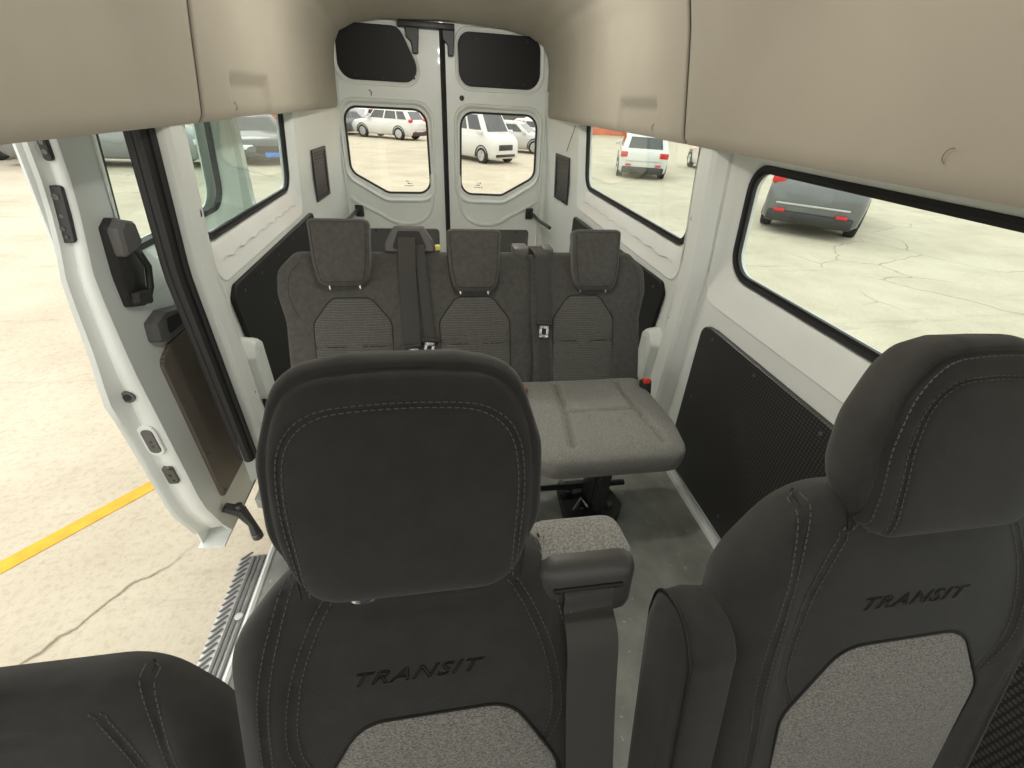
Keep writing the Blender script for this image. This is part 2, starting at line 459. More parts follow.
# left wall (aft of the sliding door opening)
gLr = rpoly(rect(1.68, 2.76, .862, TOPZ), [.07, .09, .09, .07]); oLr = rpoly(rect(1.62, 2.82, .72, TOPZ+.045), [.07, .08, .08, .05])
mb = MB()
sheet(mb, [(1.40, -.02), (YR, -.02), (YR, 1.40), (1.40, 1.40)], [oLr], mapL, .012, cutsu=frange(2.7, 3.8, 12), cutsv=(.85, .3, .6))
wl = struct(mb.build('wall_left', WHITE), 'white painted metal side wall behind the open sliding door', 'wall')
mb = MB(); sheet(mb, [(1.53, -.35), (YR+.05, -.35), (YR+.05, 1.45), (1.53, 1.45)], [offset_poly(gLr, -.012)], lambda y, z, d: (-bx(y, z)-.05-d, y, z), .012, cutsu=frange(2.7, 3.8, 6), cutsv=(.85,))
mb.build('outer_skin', WHITE2, wl)
ring_window('L', 'window_3', mapL, gLr, oLr)
# cab: lower door walls, bulkhead and B pillars around the front row
for sgn, nm in ((1, 'wall_front_right'), (-1, 'wall_front_left')):
    mb = MB(); f = (lambda y, z, d: mapR(y, z, d)) if sgn > 0 else (lambda y, z, d: mapL(y, z, d))
    win = rpoly(rect(-1.0, -.42, .88, 1.25), .06)
    sheet(mb, [(-1.25, -.3), (-.28, -.3), (-.28, 1.5), (-1.25, 1.5)], [win], f, .05, cutsv=(.85,))
    struct(mb.build(nm, WHITE2))
mb = MB(); sheet(mb, [(-.95, -.3), (.95, -.3), (.9, .95), (-.9, .95)], [], lambda x, z, d: (x, -1.20-d, z), .06)
struct(mb.build('wall_front', BLACKPL), 'dashboard wall behind the camera', 'wall')
# header above the door opening
mb = MB(); sheet(mb, [(-.3, 1.27), (1.42, 1.27), (1.42, 1.40), (-.3, 1.40)], [], mapL, .05)
mb.build('door_header', WHITE, wl)

# C pillars: pressed hat sections
def pillar(sgn, name, y0, y1, holez, label):
    root = thing(name, label, 'pillar'); root['kind'] = 'structure'
    def f(y, z, xin): return (sgn*(bx(y, z)-xin), y, z)
    mb = MB(); V = []; F = []
    zs = [-.01, .1, .25, .4, .55, .66, .75, .85, .95, 1.05, 1.15, 1.25, 1.38]
    for z in zs:
        k = 1.0
        base = .055 if z < .66 else 0.0     # foot flares out
        fl = max(0, (.66-z))*.12
        pr = [(y0-fl*.4, -.012), (y0, .012), (y0+.02, .042), (y0+.035, .052), (y0+.09, .054), (y0+.11, .048), (y1-.03, .040), (y1-.012, .030), (y1+fl, .006), (y1+.01+fl, -.012)]
        for (yy, d) in pr: V.append(f(yy, z, d))
    n = 10
    for i in range(len(zs)-1):
        for k in range(n-1): F.append([i*n+k, i*n+k+1, (i+1)*n+k+1, (i+1)*n+k])
    mb.add(V, F); mb.build('pillar_skin', WHITE, root, angle=22)
    mb = MB(); yc = (y0+y1)/2+.01
    mb.cyl(f(yc, holez, .0535-.006), (sgn, 0, 0), .012, .008, 16); mb.build('fixing_hole', RUBBER, root)
    for zz in (.55, .34, .62):
        mb = MB(); mb.cyl(f(yc+random.uniform(-.02, .02), zz, .05), (sgn, 0, 0), .005, .004, 10); mb.build('screw', STEEL, root)
    return root
pR = pillar(1, 'trim_1', 1.405, 1.565, 1.01, 'white pressed metal pillar between the two right hand windows')
pL = pillar(-1, 'trim_2', 1.405, 1.58, 1.0, 'white pressed metal pillar at rear edge of the sliding door opening')
# lower retractor bulges on pillars
for sgn, par in ((1, pR), (-1, pL)):
    mb = MB()
    poly = rpoly([(1.585, .25), (1.70, .22), (1.70, .47), (1.63, .50), (1.585, .44)], .03)
    f = lambda y, z, d, s=sgn: (s*(.875-d), y, z)
    loft2(mb, offset_poly(poly, .012), offset_poly(poly, -.03), [(0, .0), (.2, .035), (.45, .050), (1, .055)], f)
    mb.prism(offset_poly(poly, -.028), f, .054, .05)
    mb.build('belt_reel_cover', WHITE, par)
    mb = MB(); mb.prism(rpoly([(1.60, .12), (1.66, .12), (1.66, .21), (1.61, .21)], .02), f, .012, .0); mb.build('opening', RUBBER, par)

# black rubber seal of the sliding door opening, runs round the pillar edge, sill and header
pts = []
for z in frange(1.30, .10, 24):
    y = 1.388
    pts.append((-bx(1.4, z)+.005, y, z))
mb = MB(); mb.tube(pts, .018, 10); 
mb.tube([(p[0]-.026, p[1]+.008, p[2]) for p in pts[:25]], .016, 10)
mb.tube([(p[0]+.020, p[1]+.012, p[2]) for p in pts[:25]], .010, 8)
mb.build('door_seal', RUBBER, pL)

# cargo panels
def cargo_panel(name, sgn, poly, d, screws, m, label, par):
    f = lambda y, z, dd, s=sgn: (s*(bx(y, z)-dd), y, z)
    root = tag(MB_prism(poly, f, d, .001, m, name), label, 'panel')
    for (y, z) in screws:
        mb = MB(); mb.cyl(f(y, z, d+.001), (sgn, 0, 0), .006, .005, 10, r2=.004); mb.build('rivet', GREYPL, root)
    return root
def MB_prism(poly, f, d0, d1, m, name):
    mb = MB(); mb.prism(poly, f, d0, d1, bev=.003); return mb.build(name, m)
P1 = rpoly([(-.1, .055), (1.285, .055), (1.325, .675), (1.25, .685), (-.1, .685)], [.01, .03, .05, .02, .01], 5)
cargo_panel('cargo_panel', 1, P1, .018, [(1.24, .655), (1.0, .655), (.72, .655), (.4, .655), (1.25, .4), (1.22, .12), (.9, .12), (.5, .12)], PERF, 'black perforated board on the right wall under the front side window', wr)
P2 = rpoly([(1.73, .06), (3.1, .06), (3.1, .67), (1.70, .70), (1.66, .66)], [.02, .02, .03, .04, .03], 5)
cargo_panel('cargo_panel', 1, P2, .018, [(1.75, .66), (2.1, .65), (2.5, .65), (2.9, .64), (1.75, .3)], BOARD, 'black board on the right wall beside the bench, under the rear side window', wr)
P3 = rpoly([(1.73, .06), (2.95, .06), (2.95, .70), (1.70, .70), (1.65, .66)], [.02, .02, .03, .04, .03], 5)
cargo_panel('cargo_panel', -1, P3, .018, [(1.75, .66), (1.95, .66), (2.2, .665), (2.45, .67), (2.7, .67), (2.0, .5), (2.4, .45)], BOARD, 'black board on the left wall beside the bench', wl)
# sill caps with weld seam
for sgn, y0, y1 in ((1, 1.7, 3.0), (-1, 1.72, 2.72)):
    mb = MB(); pts = []
    k = 0
    for i in range(46):
        y = y0+(y1-y0)*i/45
        pts.append((sgn*(bx(y, .80)+.006+.002*sin(i*1.3)), y, .79+.006*sin(i*1.1)))
    mb.tube(pts, .0022, 6); o = mb.build('sealant_bead', WHITE, wr if sgn > 0 else wl)

# D pillar vents
def vent(sgn, y0, y1, z0, z1, slant, label):
    f = lambda y, z, d, s=sgn: (s*(bx(y, z)-d), y+slant*(z-z0), z)
    root = thing('air_vent', label, 'vent')
    mb = MB(); o = rect(y0, y1, z0, z1); i = offset_poly(o, -.02)
    o4 = o; i4 = rect(y0+.03, y1-.03, z0+.02, z1-.02)
    loft2(mb, o4, i4, [(0, 0), (.1, .010), (.9, .010), (1, .002)], f)
    mb.prism(i4, f, .002, .0005)
    mb.build('frame', BLACKPL, root)
    mb = MB(); n = 15
    for k in range(n):
        z = z0+.025+(z1-z0-.05)*k/(n-1)
        a = f(y0+.03, z, .004); b = f(y1-.03, z, .009)
        mb.tube([f(y0+.03, z, .006), f(y1-.03, z, .006)], .0035, 6)
    mb.build('slat', BLACKPL, root); return root
vent(1, 3.30, 3.62, .70, 1.015, 0, 'black louvred vent on the right rear corner pillar')
vent(-1, 3.13, 3.44, .72, 1.02, 0, 'black louvred vent on the left rear corner pillar')
mb = MB(); mb.tube(smooth_path([mapR(3.35, 1.05, -.012), mapR(3.2, 1.14, -.03), mapR(3.05, 1.22, -.05)], 6), .0022, 6)
tag(mb.build('cable', BLACKPL), 'thin black wire running from the right vent up to the headliner', 'cable')

# floor, wheel side strips
mb = MB(); mb.prism([(-.84, -1.2), (.872, -1.2), (.872, 3.86), (-.84, 3.86), (-.84, 1.27), (-.70, 1.23), (-.70, .42), (-.84, .38)], lambda u, v, d: (u, v, d), 0, -.05)
fl = struct(mb.build('floor', VINYL), 'grey speckled vinyl floor of the van', 'floor')
mb = MB(); mb.box(.845, .874, -.3, 1.62, .0, .03, .006); struct(mb.build('baseboard_right', WHITE))
mb = MB(); mb.tube([(-.705, y_, -.004) for y_ in frange(.42, 1.23, 8)], .012, 8)
sheet(mb, [(.40, -.27), (1.25, -.27), (1.25, .0), (.40, .0)], [], lambda y, z, d: (-.705+.30*z-d, y, z), .01)
struct(mb.build('trim_3', WHITE), 'white painted riser between the floor and the side step')

# side step
root = thing('door_step', 'grey ribbed metal step outside the sliding door opening', 'step', (-.86, .55, -.25))
mb = MB(); mb.box(-.075, .075, -1.0, .66, -.04, -.006, .004); mb.build('tread_board', ALU, root)
mb = MB()
for k, x in enumerate((-.022, -.005, .015, .034, .05)):
    mb = MB(); mb.box(x-.005, x+.005, -1.0, .65, -.006, .001, .002); mb.build('grip_rib', GRIP, root)
mb = MB()
for k in range(70):
    y = -.98+1.62*k/69
    mb.add([(-.072, y, -.006), (-.064, y, -.006), (-.034, y+.03, -.006), (-.042, y+.03, -.006), (-.072, y, 0), (-.064, y, 0), (-.034, y+.03, 0), (-.042, y+.03, 0)],
           [[0, 1, 2, 3], [4, 5, 6, 7], [0, 1, 5, 4], [1, 2, 6, 5], [2, 3, 7, 6], [3, 0, 4, 7]])
mb.build('grip_tread', GRIP, root, smooth=False)
for y in (.40, -.05):
    mb = MB(); mb.cyl((.005, y, .002), (0, 0, 1), .014, .006, 16, bev=.002); mb.build('screw', ALU, root)
mb = MB(); mb.tube([(.068, -1.0, 0), (.068, .65, 0)], .006, 6); mb.build('edge_seal', RUBBER, root)

# ------------------------------------------------------------------ headliner
def sec(y):
    """cross-section of headliner inner face (x,z) from lower lip to centre"""
    k = max(0, (y-2.6)/1.2); dz = .10*k*k; dx = .0
    pts = [(.835, 1.262), (.800, 1.236), (.778, 1.232), (.768, 1.240), (.765, 1.265), (.760, 1.36), (.755, 1.46), (.748, 1.56), (.732, 1.66), (.69, 1.745), (.59, 1.80), (.40, 1.84), (0, 1.86)]
    return [(x, z-(dz*(z-1.24)/.62)) for x, z in pts]
def recess(sgn, y, z):
    # pressed handle-shaped recess in the side face
    if z > 1.45: return 0
    y0, y1 = (1.86, 2.30)
    zt = 1.36
    def sm(a): return max(0, min(1, a))
    w = .022
    inside = sm((y-y0)/w)*sm((y1-y)/w)*sm((zt-z)/w)
    return .026*inside
SEAM_Y = 1.62
def headliner(name, y0, y1, ny, seam_round):
    mb = MB(); V = []; F = []; ys = frange(y0, y1, ny)
    def sh(y, z):
        k = max(0, 1-abs(y-SEAM_Y)/.5); return .30*(min(z, 1.75)-1.23)*k
    first = None
    for y in ys:
        s = sec(y); P = resample([(a, b) for a, b in s], 60, closed=False)
        # thinner near edges: rounding at seams
        e = 0
        if seam_round == 'both' or True:
            da = y-y0; db = y1-y
            for dd in (da, db):
                if dd < .012: e = max(e, .006*(1-dd/.012))
        row = []
        for x, z in P:
            row.append((-x-e-(recess(-1, y-.0, z) if y0 > 1 else 0), y, z+ (e if z > 1.7 else 0)))
        row2 = [(x+e+(recess(1, y, z) if y0 > 1 else 0), y, z+(e if z > 1.7 else 0)) for x, z in P[::-1]][1:]
        row = row+row2; row = [(a, b+sh(b, c), c) for a, b, c in row]; V += row; n = len(row)
    for i in range(ny-1):
        for k in range(n-1): F.append([i*n+k, i*n+k+1, (i+1)*n+k+1, (i+1)*n+k])
    mb.add(V, F)
    return mb.build(name, HEAD, angle=50)
hF = struct(headliner('ceiling', -1.0, SEAM_Y-.004, 110, ''), 'beige moulded headliner over the front seats, ahead of the seam', 'ceiling')
hR = struct(headliner('ceiling', SEAM_Y+.004, 3.80, 180, ''), 'beige moulded headliner over the bench, behind the seam', 'ceiling')
for o in (hF, hR):
    md = o.modifiers.new('s', 'SOLIDIFY'); md.thickness = .004; md.offset = 1
# dark gap behind seam and roof skin
mb = MB(); V = []; F = []
for y in (SEAM_Y-.03, SEAM_Y+.03):
    P = resample(sec(y), 40, closed=False)[2:]; n = len(P)*2
    V += [(-x-.012, y+.30*(min(z, 1.75)-1.23), z+.012) for x, z in P]+[(x+.012, y+.30*(min(z, 1.75)-1.23), z+.012) for x, z in P[::-1]]
for k in range(n-1): F.append([k, k+1, n+k+1, n+k])
mb.add(V, F); mb.build('seam_backing', SEAM, hF)
# outer roof
mb = MB(); V = []; F = []
ro = [(.95, 1.24), (.935, 1.40), (.90, 1.60), (.84, 1.75), (.72, 1.85), (.5, 1.91), (0, 1.94)]
for y in (-1.05, 1.5, 3.2, 3.96):
    row = [(-x, y, z) for x, z in ro]+[(x, y, z) for x, z in ro[::-1]][1:]; n = len(row); V += row
for i in range(3):
    for k in range(n-1): F.append([i*n+k, i*n+k+1, (i+1)*n+k+1, (i+1)*n+k])
mb.add(V, F); mb.build('outer_roof', WHITE2, hF)
# small cap + clip marks
mb = MB()
mb.tube([(.7595-.002, .69+.012*cos(a), 1.288+.012*sin(a)) for a in frange(-1.2, 1.6, 12)], .0008, 5)
mb.build('clip_mark', GREYPL, hF)
for sgn in (1, -1):
    mb = MB(); mb.box(.7, .775, 1.872, 1.882, 1.262, 1.285, .003, T=Matrix.Diagonal((sgn, 1, 1, 1)) if sgn < 0 else None)
    mb2 = MB(); mb2.tube([(sgn*.764, 1.88, 1.258), (sgn*.758, 1.88, 1.268), (sgn*.764, 1.88, 1.282)], .003, 6); mb2.build('clip', HEAD, hR)
mb = MB(); mb.cyl((.06, 3.05, 1.815), (0, 0, 1), .006, .006, 12); mb.build('screw', BLACKPL, hR)

# ------------------------------------------------------------------ rear doors and frame
XO = -.022
def mapB(x, z, d): return (x+XO, YR+d, z)
def rear_frame():
    mb = MB()
    outer = [(-.99, -.30), (.99, -.30), (.97, 1.3), (.88, 1.75), (.55, 1.93), (-.55, 1.93), (-.88, 1.75), (-.97, 1.3)]
    inner = rpoly([(-.80, .02), (.80, .02), (.795, 1.66), (.73, 1.785), (-.73, 1.785), (-.795, 1.66)], [.05, .05, .08, .08, .08, .08])
    sheet(mb, outer, [inner], lambda x, z, d: (x+XO, YR+d, z), .03)
    i2 = offset_poly(inner, -.012)
    loft2(mb, inner, offset_poly(inner, -.02), [(0, -.0), (0, -.012), (.5, -.018), (1, -.01), (1, .03)], mapB)
    o = mb.build('wall_rear', WHITE); return o
wre = struct(rear_frame(), 'white painted rear door frame of the van', 'wall')

def rear_door(s, n, label):
    root = thing('door_%d' % n, label, 'door', (XO, YR, .03)); root['kind'] = 'structure'
    f = lambda x, z, d: (s*x, d, z-.03)
    x0 = .012 if s < 0 else .012
    out = rpoly([(x0, .03), (.785, .03), (.785, 1.64), (.725, 1.775), (x0, 1.775)], [.01, .04, .08, .07, .01])
    gl = rpoly([(.118, .655), (.47, .65), (.745, .80), (.735, 1.245), (.128, 1.245)], [.10, .10, .10, .10, .10], 7)
    pn = rpoly([(.125, 1.405), (.735, 1.405), (.715, 1.725), (.115 if s > 0 else .29, 1.725)], [.09, .10, .09, .08], 7)
    glo = rpoly([(.07, .59), (.49, .585), (.778, .76), (.772, 1.30), (.078, 1.30)], [.13, .13, .13, .12, .12], 7)
    pno = rpoly([(.098, 1.375), (.766, 1.375), (.745, 1.755), (.085 if s > 0 else .262, 1.755)], [.11, .12, .11, .10], 7)
    mb = MB(); sheet(mb, out, [glo, pno], f, .05)
    loft2(mb, glo, gl, [(0, 0), (.10, -.018), (.28, -.022), (.48, -.006), (.6, .018), (1, .022), (1, .05)], f)
    loft2(mb, pno, pn, [(0, 0), (.2, -.007), (.6, -.006), (1, .004), (1, .03)], f)
    mb.build('door_skin', WHITE, root, angle=50)
    mb = MB(); loft2(mb, offset_poly(gl, .004), offset_poly(gl, -.012), [(0, .022), (.1, .016), (.9, .018), (1, .03)], f); mb.build('rubber_seal', RUBBER, root)
    mb = MB(); mb.prism(offset_poly(gl, -.006), f, .030, .034); mb.build('glass_pane', GLASSR, root)
    mb = MB(); mb.prism(pn, f, .001, .02, bev=.004); p = mb.build('cover_panel', BOARD, root)
    for q in ((.20, 1.43), (.42, 1.425), (.61, 1.435), (.62, 1.69), (.25 if s > 0 else .36, 1.69)):
        mb = MB(); mb.cyl(f(q[0], q[1], -.001), (0, 1, 0), .009, .006, 10); mb.build('clip', RUBBER, p)
    # etched mark on the glass
    mb = MB()
    mk = .30 if s < 0 else .27
    for (dx, dz, w) in ((-.03, 0, .008), (-.012, 0, .012), (.008, 0, .012), (.028, 0, .01), (0, .018, .02), (-.02, .018, .006), (.016, .034, .012), (.0, .034, .006)):
        mb.prism([(mk+dx-w/2, .705+dz), (mk+dx+w/2, .705+dz), (mk+dx+w/2, .712+dz), (mk+dx-w/2, .712+dz)], f, .0285, .0295)
    mb.build('etched_mark', GREYPL, root)
    # pressed rib below the window
    mb = MB()
    rib = smooth_path([f(.77, .62, .0), f(.70, .57, 0), (f(.56, .50, 0)), f(.46, .44, 0), f(.36, .415, 0), f(.24, .43, 0), f(.15, .50, 0), f(.115, .62, 0), f(.105, .8, 0)], 8)
    mb.tube(rib, .017, 10); mb.build('pressed_rib', WHITE, root)
    # lower recess (grey)
    mb = MB(); lo = rpoly([(.07, .12), (.72, .12), (.72, .375), (.07, .375)], .03)
    loft2(mb, lo, offset_poly(lo, -.02), [(0, -.001), (.3, -.006), (1, -.003)], f); mb.prism(offset_poly(lo, -.018), f, -.003, -.001)
    mb.build('lower_panel', GREYPL, root)
    for q in (.2, .45, .6):
        mb = MB(); mb.cyl(f(q, .355, -.006), (0, 1, 0), .008, .006, 12); mb.build('screw', BLACKPL, root)
    if s > 0:
        mb = MB(); mb.cyl(f(.14, 1.33, -.002), (0, 1, 0), .018, .006, 16); mb.build('opening', RUBBER, root)
    else:
        mb = MB(); mb.tube([f(.52, 1.315, -.003), f(.515, 1.335, -.003), f(.53, 1.35, -.003)], .004, 6); mb.build('scuff', GREYPL, root)
    # latch at top
    xa_, xb_ = ((-.245, -.150) if s < 0 else (.005, .095)); xm_ = (xa_+xb_)/2+.012
    mb = MB(); mb.prism(rpoly([(xa_, 1.725), (xb_, 1.725), (xb_-.005, 1.66), (xm_+.022, 1.575), (xm_-.018, 1.575), (xm_-.02, 1.64), (xa_+.005, 1.665)], .008, 3), lambda u, v, d: (u, d, v), -.05, .0, bev=.005)
    mb.v = [v-Vector((0, 0, .03)) for v in mb.v]
    mb.build('latch', BLACKPL, root)
    # check strap: black arm from the door to the body pillar
    mb = MB()
    mb.box(*(sorted((s*.68, s*.745))), -.02, 0, .47, .56, .006)
    mb.v = [v-Vector((0, 0, .03)) for v in mb.v]
    mb.build('hinge_bracket', BLACKPL, root)
    mb = MB()
    mb.tube(smooth_path([f(.72, .525, -.02), f(.74, .515, -.08), f(.765, .50, -.22), f(.79, .50, -.36), f(.80, .50, -.44)], 6), .014, 8)
    mb.build('check_strap', BLACKPL if s > 0 else STEEL, root)
    return root
rear_door(-1, 1, 'left rear door with black upper panel and a view of parked cars')
rear_door(1, 2, 'right rear door with black upper panel and a view of a white minivan')
mb = MB(); mb.tube([mapB(0, .05, -.008), mapB(0, 1.75, -.008)], .013, 8); mb.tube([mapB(.018, .05, -.004), mapB(.018, 1.75, -.004)], .008, 8)
mb.build('centre_seal', RUBBER, wre)
mb = MB(); mb.box(-.31, .07, 3.80, 3.90, 1.715, 1.75, .006); mb.build('latch_cover', BLACKPL, wre)

# ------------------------------------------------------------------ open sliding door
def sdoor():
    root = thing('door_3', 'open white sliding door slid back outside the left wall, black interior handle and brown perforated lower panel', 'door', (-1.03, 1.3, -.3)); root['kind'] = 'structure'
    ox, oy, oz = -1.03, 1.3, -.3
    def f(y, z, d):   # d>0 outward (to -x)
        x = -(1.03-.11*max(0, z-.85)) - d
        return (x-ox, y-oy, z-oz)
    ylead = lambda z: 1.275+.05*max(0, z-.6)/.6+.02*sin(min(1, max(0, z-.9)/.4)*pi)+.3*max(0, -z-.02)
    # inner sheet
    g = rpoly([(1.50, .865), (2.27, .865), (2.27, 1.33), (1.54, 1.33)], [.06, .10, .08, .06], 7)
    go = rpoly([(1.44, .74), (2.33, .74), (2.33, 1.37), (1.47, 1.37)], [.05, .12, .08, .05], 7)
    lead = [(ylead(z), z) for z in frange(1.42, -.2, 22)]
    outl = lead+[(1.36, -.27), (1.46, -.28), (2.30, -.28), (2.42, -.2), (2.44, 1.3), (2.40, 1.42)]
    mb = MB(); sheet(mb, outl, [go], f, .012, cutsv=(.85, 1.1))
    # window recess
    loft2(mb, go, g, [(0, 0), (.05, -.004), (.3, .004), (.7, .014), (.9, .03), (1, .045)], f)
    mb.build('inner_skin', WHITE, root, angle=50)
    mb = MB(); loft2(mb, offset_poly(g, .004), offset_poly(g, -.02), [(0, .045), (.1, .028), (.9, .03), (1, .045)], f); mb.build('rubber_seal', RUBBER, root)
    mb = MB(); mb.prism(offset_poly(g, -.008), f, .05, .055); mb.build('glass_pane', GLASS, root)
    # jamb face: profile along height, stepping outward
    V = []; F = []; zs = [v[1] for v in lead]+[-.27]
    prof = [(0, 0), (-.006, .008), (-.010, .035), (-.004, .05), (-.012, .062), (-.030, .070), (-.034, .085), (-.010, .096), (.10, .10)]
    for z in zs:
        wob = -.022*math.exp(-((z-.50)/.09)**2)
        y0 = ylead(z) if z > -.2 else ylead(z)+.06
        wd = .62+.55*max(0, min(1, (.95-z)/.6))
        for k, (dy, dd) in enumerate(prof): V.append(f(y0+dy+(wob if k > 3 and k < 8 else 0), z, dd*wd))
    n = len(prof)
    for i in range(len(zs)-1):
        for k in range(n-1): F.append([i*n+k, i*n+k+1, (i+1)*n+k+1, (i+1)*n+k])
    mb = MB(); mb.add(V, F); mb.build('door_edge', WHITE, root, angle=50)
    # outer skin
    mb = MB(); sheet(mb, [(1.30, -.28), (2.46, -.28), (2.46, 1.42), (1.34, 1.42)], [offset_poly(g, -.006)], lambda y, z, d: f(y, z, d+.088), .006, cutsv=(.85,))
    mb.build('outer_skin', WHITE2, root)
    mb = MB(); mb.prism([(1.28, -.28), (1.36, -.28), (2.44, -.28), (2.44, -.27), (1.28, -.27)], f, .0, .1); 
    mb.prism([(2.40, -.28), (2.45, -.28), (2.45, 1.42), (2.40, 1.42)], f, 0, .095); mb.build('rear_edge', WHITE, root)
    # latch plates on the front edge (face -y)
    def jamb(y, z, dd, w=1.): return f(ylead(z)-.010-y, z, dd)
    def plate(name, z0, z1, d0, d1, rad, m=BLACKPL, th=.008, marks=(), slant=.0):
        pl = rpoly([(d0, z0), (d1, z0), (d1, z1), (d0, z1)], rad)
        mb = MB(); mb.prism(pl, lambda u, v, d: jamb(d, v, u-slant*(v-z0)), th, -.005, bev=.002); o = mb.build(name, m, root)
        if marks:
            for (u, v, r) in marks:
                mb = MB(); mb.cyl(jamb(th+.001, v, u-slant*(v-z0)), (0, 1, 0), r, .004, 14, r2=r*.7); mb.build('screw', STEEL, o)
        return o
    p = plate('latch_plate', .965, 1.10, .014, .050, .008, marks=((.032, 1.075, .008), (.03, 1.03, .005), (.035, 1.0, .006), (.030, .98, .004)))
    mb = MB(); mb.box(.0, .003, 0, .001, 0, .001)
    plate('latch_plate', 1.155, 1.30, .012, .032, .008, marks=((.022, 1.175, .006), (.022, 1.195, .005)))
    plate('latch_plate', .12, .20, .025, .060, .010, m=STEEL, marks=((.035, .19, .006), (.045, .16, .006), (.04, .135, .004)))
    rim = rpoly([(.018, .255), (.072, .255), (.072, .385), (.018, .385)], .026)
    mb = MB(); mb.prism(rim, lambda u, v, d: jamb(d, v, u), .006, -.004, bev=.003); mb.build('guide_surround', WHITE, root)
    plate('door_guide', .27, .37, .027, .062, .016, m=GREYPL, th=.010, marks=((.045, .30, .005), (.045, .32, .005)))
    mb = MB(); mb.cyl(jamb(.002, .50, .045), (0, 1, 0), .020, .008, 20); mb.build('round_plug', GREYPL, root)
    mb = MB(); mb.cyl(jamb(.006, .50, .045), (0, 1, 0), .011, .006, 20); mb.build('plug_centre', RUBBER, root)
    # interior handle
    h = thing('x', '', ''); bpy.data.objects.remove(h)
    mb = MB(); hp = rpoly([(1.355, .76), (1.43, .735), (1.50, .86), (1.46, .99), (1.41, 1.005), (1.375, .985)], [.008, .01, .02, .02, .01, .01], 4)
    mb.prism(hp, f, -.020, .005, bev=.006); hb = mb.build('handle', BLACKPL, root)
    mb = MB(); mb.prism(rpoly([(1.372, .90), (1.465, .92), (1.455, .985), (1.41, 1.0), (1.378, .98)], .01, 4), f, -.052, -.015, bev=.008); mb.build('handle_cap', GREYPL, hb)
    mb = MB(); mb.prism(rpoly([(1.39, .80), (1.425, .80), (1.44, .90), (1.395, .905)], .01, 4), f, -.0215, -.018); mb.build('finger_recess', RUBBER, hb)
    mb = MB(); mb.tube([f(1.445, .90, -.04), f(1.462, .85, -.045), f(1.45, .79, -.035), f(1.43, .755, -.025)], .010, 8); mb.prism(rpoly([(1.36, .765), (1.43, .742), (1.45, .785), (1.375, .80)], .008, 4), f, -.04, -.015, bev=.006); mb.build('handle_lever', BLACKPL, hb)
    # pull bracket above the panel
    mb = MB(); mb.prism(rpoly([(1.385, .625), (1.44, .60), (1.62, .60), (1.62, .66), (1.47, .70), (1.40, .685)], .012, 4), f, -.035, .002, bev=.008); pb = mb.build('pull_bracket', GREYPL, root)
    mb = MB(); mb.prism(rpoly([(1.44, .625), (1.60, .625), (1.60, .655), (1.46, .675)], .01, 4), f, -.0365, -.03); mb.build('finger_recess', RUBBER, pb)
    # lower board
    lp = rpoly([(1.385, -.10), (1.60, -.10), (2.36, -.05), (2.36, .58), (1.46, .58), (1.385, .55)], [.02, .02, .05, .04, .05, .04], 5)
    mb = MB(); mb.prism(lp, f, -.012, .002, bev=.003); lb = mb.build('lower_board', PERFB, root)
    for q in ((1.40, .54), (1.405, .38), (1.405, .13), (1.41, -.08), (1.62, .2), (1.62, -.06)):
        mb = MB(); mb.cyl(f(q[0], q[1], -.013), (1, 0, 0), .007, .005, 10); mb.build('rivet', GREYPL, lb)
    # rib press lines on the upper part of the front stile
    mb = MB()
    # roller arm at bottom front corner reaching to the body
    mb = MB()
    T = None
    a = [Vector(f(1.36, -.13, -.012)), Vector(f(1.37, -.17, -.06)), Vector(f(1.34, -.22, -.10)), Vector(f(1.32, -.27, -.115))]
    mb.tube(a, .018, 8, rs=[.020, .026, .016, .022]); ra = mb.build('roller_arm', BLACKPL, root)
    mb = MB(); mb.cyl(a[1]+Vector((0, 0, .03)), (0, 0, 1), .016, .02, 14, bev=.003); mb.cyl(a[3]+Vector((0, 0, .0)), (0, 0, 1), .022, .03, 14, bev=.003); mb.build('roller', STEEL, ra)
    return root
sdoor()

